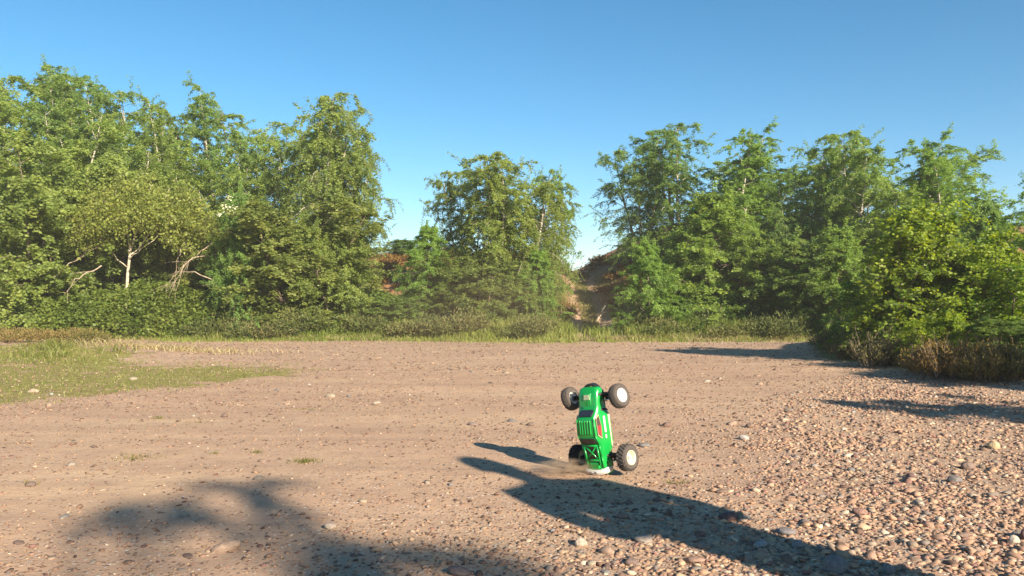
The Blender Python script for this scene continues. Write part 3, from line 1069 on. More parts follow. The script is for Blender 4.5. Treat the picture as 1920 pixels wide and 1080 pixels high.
# pale-stemmed sallow with visible forked stems (left)
def pale_stem_tree():
    D = 16.3
    X0 = at(240, D)
    z0 = hz(X0, D)
    e = empty('pale_stemmed_sallow', (X0, D, z0))
    rs = np.random.RandomState(5)

    def P(px, py, dy=0.0):
        return np.array([at(px, D) - X0, dy, CAM_H + (560 - py) / F * D - z0])
    main = [
        [P(236, 580), P(240, 505), P(245, 478), P(243, 450), P(236, 425), P(225, 402), P(218, 370), P(214, 340)],
        [P(244, 470), P(250, 450), P(258, 425), P(266, 402), P(272, 375), P(285, 345)],
        [P(243, 478), P(262, 462), P(278, 440), P(290, 415), P(305, 380), P(318, 355)],
        [P(242, 455, .1), P(228, 430, .15), P(214, 408, .2), P(200, 375, .25), P(190, 350, .3)],
        [P(238, 500), P(222, 487), P(205, 470), P(185, 440), P(175, 410)],
        [P(245, 485, -.1), P(270, 470, -.2), P(300, 448, -.25), P(330, 420, -.3)],
    ]
    polys, rads = [], []
    for i, pl in enumerate(main):
        q = np.array(pl)
        t = np.linspace(0, 1, 9)
        tt = np.linspace(0, 1, len(q))
        p = np.stack([np.interp(t, tt, q[:, k]) for k in range(3)], -1)
        p += rs.randn(9, 3) * 0.012
        polys.append(p)
        r = [0.032, 0.023, 0.019, 0.015, 0.012, 0.012][i]
        rads.append(r * (1 - 0.7 * t))
    for k, (p, r) in enumerate(zip(polys, rads)):
        v, f = tubes([p], [r], 8)
        o = link(bpy.data.objects.new('stem', np_mesh('stem', v, f, M['pale_bark'])), e)
    # leafy dome above
    T, lp = [], []
    nt = 700
    th = rs.rand(nt) * 6.28
    rr = np.sqrt(rs.rand(nt))
    hx = 1.45 * rr * np.cos(th)
    hy = 0.9 * rr * np.sin(th)
    hzz = P(0, 402)[2] + (P(0, 322)[2] - P(0, 402)[2]) * np.sqrt(np.clip(1 - rr ** 2, 0, 1)) * (0.15 + 0.85 * rs.rand(nt)) - 0.55 * rr * rs.rand(nt) + 0.75 * (vnoise(hx * 2.5 + 40, hy * 2.5 + 40) - 0.5)
    lowc = rs.rand(nt) < 0.16                       # lower side sprays
    hx[lowc] = np.where(rs.rand(lowc.sum()) < 0.5, -0.75, 0.95) + rs.randn(lowc.sum()) * 0.22
    hzz[lowc] = P(0, 440)[2] + rs.randn(lowc.sum()) * 0.22
    c = np.stack([hx + 0.22, hy, hzz], -1)
    src = np.array([polys[i][-2 - (j % 3)] for i, j in zip(rs.randint(0, 6, nt), rs.randint(0, 9, nt))])
    near = c + (src - c) * 0.22
    q = np.linspace(0, 1, 4)[None, :, None]
    T = near[:, None] * (1 - q) + c[:, None] * q
    v, f = tubes(T, np.full((nt, 4), 0.004), 3)
    tw = link(bpy.data.objects.new('twigs', np_mesh('twigs', v, f, M['brown_bark'])), e)
    tw['kind'] = 'stuff'
    li = np.repeat(np.arange(nt), 34)
    lp = near[li] + (c - near)[li] * rs.rand(len(li), 1) * 1.3 + rs.randn(len(li), 3) * 0.07
    cr = link(bpy.data.objects.new('crown', leaves_mesh('crown', lp, rs.randn(len(li), 3), 0.058, M['sallow_leaf'], rs, 0.3)), e)
    cr.color = (1.12, 1.08, 0.85, 1)
    tag(e, 'yellow-green sallow with pale forked stems standing clear at its base', 'shrub', SH)


pale_stem_tree()


def elder():
    D = 16.0
    X0 = at(445, D)
    z0 = hz(X0, D)
    e = plant_tree('bushy1', 445, D, 365, 110, 'elder_shrub', 'elder with clusters of cream flowers in the left wood', SH, (0.80, 1.0, 0.85), cat='shrub', rz=1.0)
    for o in list(e.children):
        o.scale = (1, 1, 1)
    rs = np.random.RandomState(8)
    inv = e.matrix_world
    sx, sy, szz = e.scale
    for (px, py) in ((449, 376), (446, 382), (438, 392), (442, 397), (452, 395), (432, 408), (444, 404), (458, 404), (466, 406), (472, 404), (463, 396)):
        n = 16
        th = rs.rand(n) * 6.28
        r = 0.06 * np.sqrt(rs.rand(n))
        p = np.stack([r * np.cos(th), r * np.sin(th), 0.02 * rs.rand(n) - 1.5 * r * r], -1)
        w = Vector((at(px, D), D - 0.6, CAM_H + (560 - py) / F * D))
        me = leaves_mesh('flower_cluster', p, rs.randn(n, 3) * np.array([1, 1, 0.25]), 0.035, M['flower'], rs, 0.45, 0.02, 2.0)
        o = link(bpy.data.objects.new('flower_cluster', me), e)
        mw = Matrix.LocRotScale(e.location, e.rotation_euler, e.scale)
        o.matrix_parent_inverse = mw.inverted()
        o.location = w
        o.rotation_euler = (0.5, rs.randn() * 0.2, 0)


elder()


def branch(name, pts, r, label, D=None, n_side=5, seed=0, group=None):
    """dead branch: bent main stem with side twigs, given in world coordinates"""
    rs = np.random.RandomState(seed)
    q = np.array(pts, float)
    t = np.linspace(0, 1, 10)
    tt = np.linspace(0, 1, len(q))
    p = np.stack([np.interp(t, tt, q[:, k]) for k in range(3)], -1)
    p[1:-1] += rs.randn(8, 3) * 0.015
    org = p[0].copy()
    p = p - org
    parts = [tubes([p], [r * (1 - 0.75 * t)], 7)]
    L_ = np.linalg.norm(p[-1])
    for k in range(n_side):
        i = 3 + rs.randint(0, 6)
        d = unit(p[min(i + 1, 9)] - p[i - 1]) + rs.randn(3) * 0.45
        ln = L_ * (0.15 + 0.25 * rs.rand())
        s = np.linspace(0, 1, 10)
        pp = p[i] + unit(d) * ln * s[:, None] + np.array([0, 0, -0.1 * ln]) * (s[:, None] ** 2)
        parts.append(tubes([pp], [r * 0.35 * (1 - 0.7 * s)], 5))
    v, f = join(parts)
    o = link(bpy.data.objects.new(name, np_mesh(name, v, f, M['dead_wood'])))
    o.location = org
    tag(o, label, 'branch', group)
    return o


def bp(px, py, D):
    return (at(px, D), D, CAM_H + (560 - py) / F * D)


FB = 'fallen branches in the left wood'
branch('fallen_branch', [bp(400, 452, 16.6), bp(375, 470, 16.2), bp(345, 500, 15.9), bp(318, 540, 15.8)], 0.014, 'bare branch slanting up to the right of the pale-stemmed sallow', seed=1, group=FB)
branch('fallen_branch', [bp(405, 476, 16.5), bp(370, 480, 16.2), bp(345, 498, 16.0), bp(330, 545, 15.9)], 0.012, 'lower bare branch slanting right below the longest one', seed=2, group=FB)
branch('fallen_branch', [bp(345, 430, 16.6), bp(343, 460, 16.3), bp(332, 485, 16.1), bp(325, 545, 16.0)], 0.010, 'thin upright bare branch between the pale stems and the dark hollow', seed=3, group=FB)
branch('fallen_branch', [bp(190, 498, 15.9), bp(165, 510, 15.7), bp(140, 525, 15.6), bp(120, 552, 15.6)], 0.014, 'pale bare branch lying over the brambles on the left', seed=4, group=FB)
branch('fallen_branch', [bp(400, 525, 15.8), bp(365, 512, 15.7), bp(335, 508, 15.7), bp(300, 545, 15.8)], 0.011, 'low bare branch arching over the brambles on the right', seed=6, group=FB)
branch('fallen_branch', [bp(100, 520, 15.9), bp(130, 495, 15.9), bp(160, 478, 16.0), bp(200, 455, 16.2)], 0.011, 'bare branch leaning from the brambles towards the pale stems', seed=7, group=FB)
branch('fallen_branch', [(at(1118, 18.6), 18.6, hz(at(1118, 18.6), 18.6) + 0.0), (at(1127, 18.8), 18.8, hz(at(1127, 18.8), 18.8) + 0.16), (at(1138, 19.0), 19.0, hz(at(1138, 19), 19.0) + 0.30)], 0.03, 'pale dead branch lying beside the track up the bank', n_side=2, seed=5)

# ------------------------------------------------------------------ low plants
def blades(n_pts, pos, h, lean, wid, rs, mat, name, rnd=None):
    """thin bent blades, two quads each"""
    n = len(pos)
    a = rs.rand(n) * 6.28
    d = np.stack([np.cos(a), np.sin(a), np.zeros(n)], -1)
    w = np.stack([-np.sin(a + rs.randn(n)), np.cos(a + rs.randn(n)), np.zeros(n)], -1)
    w = unit(w) * (wid * (0.6 + 0.8 * rs.rand(n)))[:, None]
    hh = (h * np.ones(n))
    ln = lean * hh * (0.3 + rs.rand(n))
    m = pos + d * (ln * 0.3)[:, None] + np.array([0, 0, 1.]) * (hh * 0.58)[:, None]
    t = pos + d * ln[:, None] + np.array([0, 0, 1.]) * hh[:, None]
    b0 = pos - np.array([0, 0, 0.02])
    v = np.stack([b0 - w, b0 + w, m + w * 0.75, m - w * 0.75, t + w * 0.15, t - w * 0.15], 1).reshape(-1, 3)
    o = (np.arange(n) * 6)[:, None]
    f = np.concatenate([o + np.array([0, 1, 2, 3]), o + np.array([3, 2, 4, 5])], 1).reshape(-1, 4)
    r = rs.rand(n) if rnd is None else rnd
    return np_mesh(name, v, f, mat, False, fattr=dict(rnd=np.repeat(r, 2)))


def stuff(name, me, label, tint=(1, 1, 1)):
    o = link(bpy.data.objects.new(name, me))
    o.color = (*tint, 1)
    tag(o, label, kind='stuff')
    return o


rs = np.random.RandomState(77)
# turf strip before the trees
n = 75000
x = rs.uniform(-12, 9, n)
e = edge_y(x)
y = e - 0.1 + 2.6 * rs.rand(n) ** 1.3 - 0.9 * (rs.rand(n) < 0.10) * rs.rand(n)
pd = fbm(x * 1.1 + 20, y * 1.1, 3)
trk = np.abs(np.abs(x - PATH_X - 0.02 * (y - 16)) - 0.33) < 0.16
keep = (rs.rand(n) < 0.25 + 1.2 * (pd - 0.3)) & ~(trk & (rs.rand(n) < 0.85))
x, y, pd = x[keep], y[keep], pd[keep]
hgt = (0.055 + 0.16 * smooth(0.0, 1.2, y - edge_y(x))) * (0.5 + 0.8 * rs.rand(len(x))) * (0.6 + 0.9 * pd)
me = blades(0, np.stack([x, y, height(x, y)], -1), hgt, 0.6, 0.006, rs, M['grass'], 'grass', np.clip(rs.rand(len(x)) * 0.6 + 0.9 * (fbm(x * 0.8, y * 0.8 + 30, 3) - 0.35), 0, 1))
stuff('grass', me, 'rough grass strip between the gravel and the trees', (1.05, 1.15, 0.95))

# turf on the bank track
n = 9000
x = PATH_X + rs.randn(n) * 0.55 + 0.1
y = rs.uniform(15.3, 22, n)
trk = np.abs(np.abs(x - PATH_X - 0.02 * (y - 16)) - 0.33) < 0.15
k = ~trk
x, y = x[k], y[k]
me = blades(0, np.stack([x, y, height(x, y)], -1), 0.05 + 0.06 * rs.rand(len(x)), 0.8, 0.006, rs, M['grass'], 'grass')
stuff('grass', me, 'short grass on the track up the bank')

# moss turf and hummock on the left
n = 90000
x = rs.uniform(-12, -2, n)
y = rs.uniform(5.8, 16.5, n)
inside = smooth(0.35, -0.4, poly_sd(x, y, MOSS) + 2.6 * (fbm(x * 1.4, y * 1.4, 3) - 0.5))
hum = np.exp(-(((x + 6.0) / 1.2) ** 2 + ((y - 10.9) / 1.0) ** 2))
keep = rs.rand(n) < inside * (0.35 + 0.65 * hum) * (y > x * -0.62 * 0 + 5.5)
keep &= np.abs(x) < 0.72 * y + 0.5
x, y, hum = x[keep], y[keep], hum[keep]
hgt = (0.012 + 0.012 * rs.rand(len(x))) * (1 + 7.0 * hum * smooth(0.45, 0.65, fbm(x * 2.6, y * 2.6, 3)))
me = blades(0, np.stack([x, y, height(x, y)], -1), hgt, 1.0, 0.004 + 0.003 * hum, rs, M['grass'], 'grass', np.clip(rs.rand(len(x)) * 0.7 + 0.5 * (fbm(x, y, 3) - 0.3) + 0.1, 0, 1))
stuff('grass', me, 'low mossy turf with taller green tufts on the left of the sand', (0.85, 0.88, 0.8))

# dry straw patches; the one up the track also stands in for sunlight
pts = []
for (cx, cy, rx, ry, k) in ((-5.1, 11.9, 0.7, 0.18, 900), (-9.6, 15.5, 1.2, 0.15, 900), (2.0, 15.3, 0.5, 0.06, 300), (3.6, 15.2, 0.7, 0.15, 500), (6.0, 15.1, 0.6, 0.12, 400),
                            (1.9, 20.3, 0.45, 0.9, 1400), (-2.4, 16.0, 0.35, 0.5, 400), (-4.0, 15.5, 0.9, 0.1, 300)):
    pts.append(np.stack([cx + rs.randn(k) * rx, cy + rs.randn(k) * ry], -1))
p = np.concatenate(pts)
me = blades(0, np.stack([p[:, 0], p[:, 1], height(p[:, 0], p[:, 1])], -1), 0.05 + 0.06 * rs.rand(len(p)), 2.2, 0.005, rs, M['dry_grass'], 'straw')
stuff('dry_grass', me, 'flattened straw-coloured dry grass patches')


def tuft(px, py, wpx, hpx, n, label, tint=(1, 1, 1)):
    x0, y0 = gpt(px, py)
    r = wpx / F * y0 / 2
    q = np.stack([rs.randn(n) * r * 0.45, rs.randn(n) * r * 0.35], -1)
    zz = height(q[:, 0] + x0, q[:, 1] + y0) - hz(x0, y0)
    hh = hpx / F * y0 * (0.4 + 0.8 * rs.rand(n))
    me = blades(0, np.stack([q[:, 0], q[:, 1], zz], -1), hh, 1.4, 0.0018, rs, M['grass'], 'grass_tuft')
    o = empty('grass_tuft', (x0, y0, hz(x0, y0)))
    bl = link(bpy.data.objects.new('blades', me), o)
    bl.color = (*tint, 1)
    bl['kind'] = 'stuff'
    tag(o, label, 'grass tuft', 'thin grass tufts on the sand')


tuft(572, 868, 60, 8, 120, 'largest grass tuft on the sand left of the long shadow', (0.8, 0.75, 0.7))
tuft(260, 860, 90, 6, 110, 'thin straggling grass tuft on the sand at the left', (0.9, 0.8, 0.75))
tuft(480, 850, 26, 6, 40, 'small grass tuft between the straggling and the largest one', (0.8, 0.75, 0.7))
tuft(405, 852, 20, 4, 26, 'tiny grass tuft left of the small one', (0.8, 0.75, 0.7))
tuft(297, 785, 24, 6, 36, 'small grass tuft farther off near the turf edge', (0.8, 0.75, 0.7))
tuft(62, 912, 26, 12, 16, 'dry grass sprig by the dark stone at the left edge', (0.7, 0.6, 0.5))
tuft(1270, 905, 60, 5, 60, 'faint grass tuft above the long shadow right of the truck', (0.9, 0.8, 0.7))
tuft(375, 792, 26, 4, 24, 'flat grass sprig on the sand beside the small dark stone', (0.9, 0.8, 0.7))


# heather
def heather_arrays(rs, R_, H_, n):
    th = rs.rand(n) * 6.28
    r = R_ * np.sqrt(rs.rand(n))
    base = np.stack([r * np.cos(th) * 0.6, r * np.sin(th) * 0.6, np.zeros(n)], -1)
    hh = H_ * np.sqrt(np.clip(1 - (r / R_) ** 2 * 0.75, 0, 1)) * (0.7 + 0.45 * rs.rand(n))
    tip = np.stack([r * np.cos(th) * 1.15, r * np.sin(th) * 1.15, hh], -1) + rs.randn(n, 3) * 0.02
    return base, tip


def heather_mesh(name, sets, rs, sprig=0.035, k=9):
    P, Dd, C = [], [], []
    for base, tip, cx in sets:
        n = len(base)
        u = 0.3 + 0.7 * rs.rand(n, k)
        pp = base[:, None] * (1 - u[..., None]) + tip[:, None] * u[..., None] + rs.randn(n, k, 3) * 0.012
        dd = unit(tip - base)[:, None] * 1.2 + rs.randn(n, k, 3) * 0.7
        P.append(pp.reshape(-1, 3))
        Dd.append(dd.reshape(-1, 3))
        C.append(np.repeat(np.full(n, cx), k))
    P, Dd, C = np.concatenate(P), np.concatenate(Dd), np.concatenate(C)
    return leaves_mesh(name, P, Dd, sprig, M['heather'], rs, 0.16, 0.03, clump=C)


sets = []
for i in range(150):
    cx = rs.uniform(-12, 8.5)
    if abs(cx - PATH_X) < 0.75:
        continue
    cy = float(edge_y(np.array([cx]))[0]) + 0.35 + 1.0 * rs.rand()
    R_ = 0.22 + 0.25 * rs.rand()
    b_, t_ = heather_arrays(rs, R_, 0.10 + 0.34 * rs.rand() ** 1.5 + 0.07 * (cx < -3), int(125 * R_ / 0.3))
    off = np.array([cx, cy, hz(cx, cy)])
    sets.append((b_ + off, t_ + off, rs.rand() * 1.6 - 0.4))
stuff('heather', heather_mesh('heather', sets, rs, 0.06, 5), 'brown-green heather strip in front of the trees', (0.85, 0.98, 0.85))

sets = []
for i in range(110):
    cx = PATH_X + rs.uniform(-0.9, 1.6) if i % 2 else rs.uniform(-4.6, -1.2)
    cy = rs.uniform(18.5, 25)
    if abs(cx - PATH_X - 0.02 * (cy - 16)) < 0.5 and rs.rand() < 0.7:
        continue
    b_, t_ = heather_arrays(rs, 0.16 + 0.2 * rs.rand(), 0.10 + 0.16 * rs.rand(), 70)
    off = np.array([cx, cy, hz(cx, cy)])
    sets.append((b_ + off, t_ + off, rs.rand() * 1.8 - 0.3))
stuff('heather', heather_mesh('heather', sets, rs, 0.07, 5), 'rusty heather clumps on the bank behind the trees', (1.35, 0.88, 0.75))

sets = []
for (cx, cy, R_) in ((-9.6, 14.2, 0.5), (-8.8, 13.8, 0.45), (-8.0, 13.6, 0.45), (-9.2, 13.2, 0.5), (-10.2, 13.6, 0.5), (-7.4, 13.9, 0.4), (-6.9, 13.4, 0.3)):
    b_, t_ = heather_arrays(rs, R_, 0.22, 300)
    off = np.array([cx, cy, hz(cx, cy)])
    sets.append((b_ + off, t_ + off, rs.rand() * 1.2))
stuff('heather', heather_mesh('heather', sets, rs, 0.045, 8), 'low brown heather mat at the left edge behind the turf hummock', (1.2, 1.05, 0.9))


def heather_bush(px, py, R_, H_, n, label, tint):
    x0, y0 = gpt(px, py)
    y0 += R_
    bs, ts = [], []
    for q_ in range(9):
        b1, t1 = heather_arrays(rs, R_ * (0.35 + 0.3 * rs.rand()), H_ * (0.45 + 0.6 * rs.rand()), n // 8)
        a_ = rs.rand() * 6.28
        of = np.array([math.cos(a_), math.sin(a_), 0]) * R_ * 0.75 * rs.rand()
        sp = rs.rand(len(t1)) < 0.07
        t1[sp, 2] *= 1.35
        bs.append(b1 + of)
        ts.append(t1 + of)
    b_, t_ = np.concatenate(bs), np.concatenate(ts)
    e = empty('heather_bush', (x0, y0, hz(x0, y0)))
    q = np.linspace(0, 1, 4)[None, :, None]
    T = b_[:, None] * (1 - q) + t_[:, None] * q
    v, f = tubes(T[::2], np.full((len(T[::2]), 4), 0.0025), 3)
    hs_ = link(bpy.data.objects.new('stems', np_mesh('stems', v, f, M['brown_bark'])), e)
    hs_['kind'] = 'stuff'
    o = link(bpy.data.objects.new('foliage', heather_mesh('foliage', [(b_, t_, 0.5)], rs, 0.034, 13)), e)
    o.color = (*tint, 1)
    tag(e, label, 'heather', 'heather bushes at the right')


heather_bush(1850, 724, 0.48, 0.36, 640, 'reddish brown heather bush nearest the right edge', (1.25, 0.85, 0.65))
heather_bush(1790, 712, 0.36, 0.30, 480, 'heather bush left of the reddish brown one', (1.1, 0.9, 0.65))
heather_bush(1925, 732, 0.46, 0.38, 600, 'heather bush cut by the right edge of the picture', (1.0, 0.85, 0.65))
heather_bush(1700, 696, 0.46, 0.36, 560, 'dark shaded heather bush below the broad-leaved sprig', (0.8, 0.8, 0.8))  # darker tint here and below paints in the shade of the saplings
heather_bush(1630, 682, 0.42, 0.34, 520, 'shade-darkened heather bush at the corner of the gravel', (0.8, 0.75, 0.75))
heather_bush(1590, 668, 0.36, 0.34, 420, 'shade-darkened heather bush behind the corner of the gravel', (0.8, 0.8, 0.75))
heather_bush(1665, 676, 0.40, 0.40, 480, 'heather bush behind the dark pair at the gravel corner', (0.75, 0.8, 0.75))

# bramble bank on the left and undergrowth
def bramble(name, label, cx, cy, rx, ry, h, n, tint, leaf=0.058):
    n = int(n * 1.9)
    th = rs.rand(n) * 6.28
    r = np.sqrt(rs.rand(n))
    x = cx + rx * r * np.cos(th)
    y = cy + ry * r * np.sin(th)
    bump = 0.55 + 0.75 * fbm(x * 1.6, y * 1.6 + 9, 3)
    z = height(x, y) + h * np.sqrt(np.clip(1 - r ** 2.5, 0, 1)) * bump * (1 - 0.55 * rs.rand(n) ** 2.2)
    d = rs.randn(n, 3) * np.array([1, 1, 0.5]) + np.array([0, -0.4, -0.2])
    me = leaves_mesh(name, np.stack([x, y, z], -1), d, leaf, M['bramble_leaf'], rs, 0.42, 0.08, 1.2, clump=fbm(x * 2.2, y * 2.2, 2) * 2 - 0.5)
    stuff(name, me, label, tint)


bramble('bramble_thicket', 'dense bramble bank below the left wood', at(250, 16), 16.6, 3.2, 1.0, 0.9, 15000, (1.0, 1.0, 0.9))
bramble('bramble_thicket', 'dark brambles at the far left below the big sallow', at(20, 16.5), 17.0, 1.6, 1.0, 0.95, 6000, (0.95, 1.0, 0.9))
bramble('undergrowth', 'low leafy undergrowth below the right wood', at(1480, 17), 17.2, 2.9, 0.8, 0.8, 9000, (0.85, 1.0, 0.9))
bramble('undergrowth', 'low leafy undergrowth at the foot of the large birch', at(600, 16.5), 16.9, 1.9, 0.7, 0.9, 7000, (0.85, 0.95, 0.85))
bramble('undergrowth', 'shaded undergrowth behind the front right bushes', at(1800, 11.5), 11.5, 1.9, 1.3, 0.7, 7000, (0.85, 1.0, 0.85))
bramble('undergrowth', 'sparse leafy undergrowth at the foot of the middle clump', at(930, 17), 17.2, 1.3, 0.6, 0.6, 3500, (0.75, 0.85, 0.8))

# scrap of blue and white plastic at the edge of the heather
bm = bmesh.new()
bmesh.ops.create_grid(bm, x_segments=7, y_segments=5, size=0.5)
for v_ in bm.verts:
    p = v_.co * 5
    v_.co.z = 0.35 * mnoise.noise(p) + 0.25
    v_.co.x *= 0.20 + 0.02 * mnoise.noise(p + Vector((9, 0, 0)))
    v_.co.y *= 0.14
    v_.co.z *= 0.14
me = bpy.data.meshes.new('plastic_scrap')
bm.to_mesh(me)
bm.free()
me.materials.append(simple('blue_plastic', (0.45, 0.58, 0.72), 0.4, var=0.5, vscale=25))
o = link(bpy.data.objects.new('plastic_scrap', me))
x0, y0 = gpt(375, 634)
o.location = (x0, y0, hz(x0, y0))
sm = o.modifiers.new('thick', 'SOLIDIFY')
sm.thickness = 0.004
tag(o, 'small crumpled scrap of pale blue plastic at the edge of the heather', 'litter')

# ------------------------------------------------------------------ toy truck standing on its tail
GREEN = simple('green_body_paint', (0.006, 0.30, 0.045), 0.28, spec=0.5, coat=0.6, var=0.10, vscale=30)
GREEN_D = simple('dark_green_paint', (0.01, 0.16, 0.04), 0.35, coat=0.3)
BLACKP = simple('black_plastic', (0.018, 0.017, 0.018), 0.5, var=0.4, vscale=90)
GLASSB = simple('dark_window', (0.022, 0.026, 0.038), 0.18, spec=0.6)
BROWNW = simple('brown_window', (0.07, 0.042, 0.035), 0.3)
WHITEP = simple('white_plastic', (0.60, 0.57, 0.52), 0.45, var=0.06, vscale=40)
CREAMR = simple('cream_wheel_plastic', (0.56, 0.49, 0.35), 0.5, var=0.08, vscale=40)
REDP = simple('red_decal', (0.52, 0.03, 0.03), 0.4)
TANL = simple('tan_window_trim', (0.50, 0.38, 0.22), 0.5)
OLIVE = simple('pale_hood_plate', (0.42, 0.44, 0.26), 0.4, var=0.3, vscale=60)
STEEL = simple('steel_rod', (0.55, 0.53, 0.50), 0.35, metal=0.9)
RUBBER = simple('dusty_rubber', (0.105, 0.085, 0.072), 0.9, spec=0.2, bump=0.6, bscale=220, var=0.35, vscale=70)
RUBBER_SHADED = simple('shaded_rubber', (0.03, 0.027, 0.026), 0.85, spec=0.2, bump=0.6, bscale=220, var=0.35, vscale=70)  # darker copy of the tyre rubber, with the shade of the body painted in


def bm_obj(name, bm, mat, parent, smooth_sh=True, bevel=0.0, seg=2, subsurf=0, label=None, solid=0.0):
    me = bpy.data.meshes.new(name)
    bmesh.ops.recalc_face_normals(bm, faces=bm.faces)
    bm.to_mesh(me)
    bm.free()
    me.materials.append(mat)
    if smooth_sh:
        for p in me.polygons:
            p.use_smooth = True
    o = bpy.data.objects.new(name, me)
    link(o, parent)
    if solid:
        m_ = o.modifiers.new('solid', 'SOLIDIFY')
        m_.thickness = solid
        m_.offset = -1
    if bevel:
        m_ = o.modifiers.new('bevel', 'BEVEL')
        m_.width = bevel
        m_.segments = seg
        m_.limit_method = 'ANGLE'
        m_.angle_limit = R(35)
    if subsurf:
        m_ = o.modifiers.new('sub', 'SUBSURF')
        m_.levels = subsurf
        m_.render_levels = subsurf
    if label:
        o['label'] = label
    return o


def hexa(bm, p):
    """box from 8 corner points (bottom 4 ccw, top 4 ccw)"""
    v = [bm.verts.new(q) for q in p]
    for f in ((0, 3, 2, 1), (4, 5, 6, 7), (0, 1, 5, 4), (1, 2, 6, 5), (2, 3, 7, 6), (3, 0, 4, 7)):
        bm.faces.new([v[i] for i in f])


def boxb(bm, x0, x1, y0, y1, z0, z1):
    hexa(bm, [(x0, y0, z0), (x1, y0, z0), (x1, y1, z0), (x0, y1, z0), (x0, y0, z1), (x1, y0, z1), (x1, y1, z1), (x0, y1, z1)])


def bar(bm, a, b_, r, n=8):
    a, b_ = Vector(a), Vector(b_)
    q = (b_ - a).to_track_quat('Z', 'Y')
    mt = Matrix.Translation((a + b_) / 2) @ q.to_matrix().to_4x4()
    bmesh.ops.create_cone(bm, cap_ends=True, segments=n, radius1=r, radius2=r, depth=(b_ - a).length, matrix=mt)


def lathe(bm, prof, n=40, closed=True, axis='Y'):
    rings = []
    for (r, h) in prof:
        ring = []
        for k in range(n):
            a = 2 * math.pi * k / n
            ring.append(bm.verts.new((r * math.cos(a), h, r * math.sin(a))))
        rings.append(ring)
    m_ = len(rings)
    for i in range(m_ if closed else m_ - 1):
        A, B_ = rings[i], rings[(i + 1) % m_]
        for k in range(n):
            bm.faces.new((A[k], A[(k + 1) % n], B_[(k + 1) % n], B_[k]))
    return rings


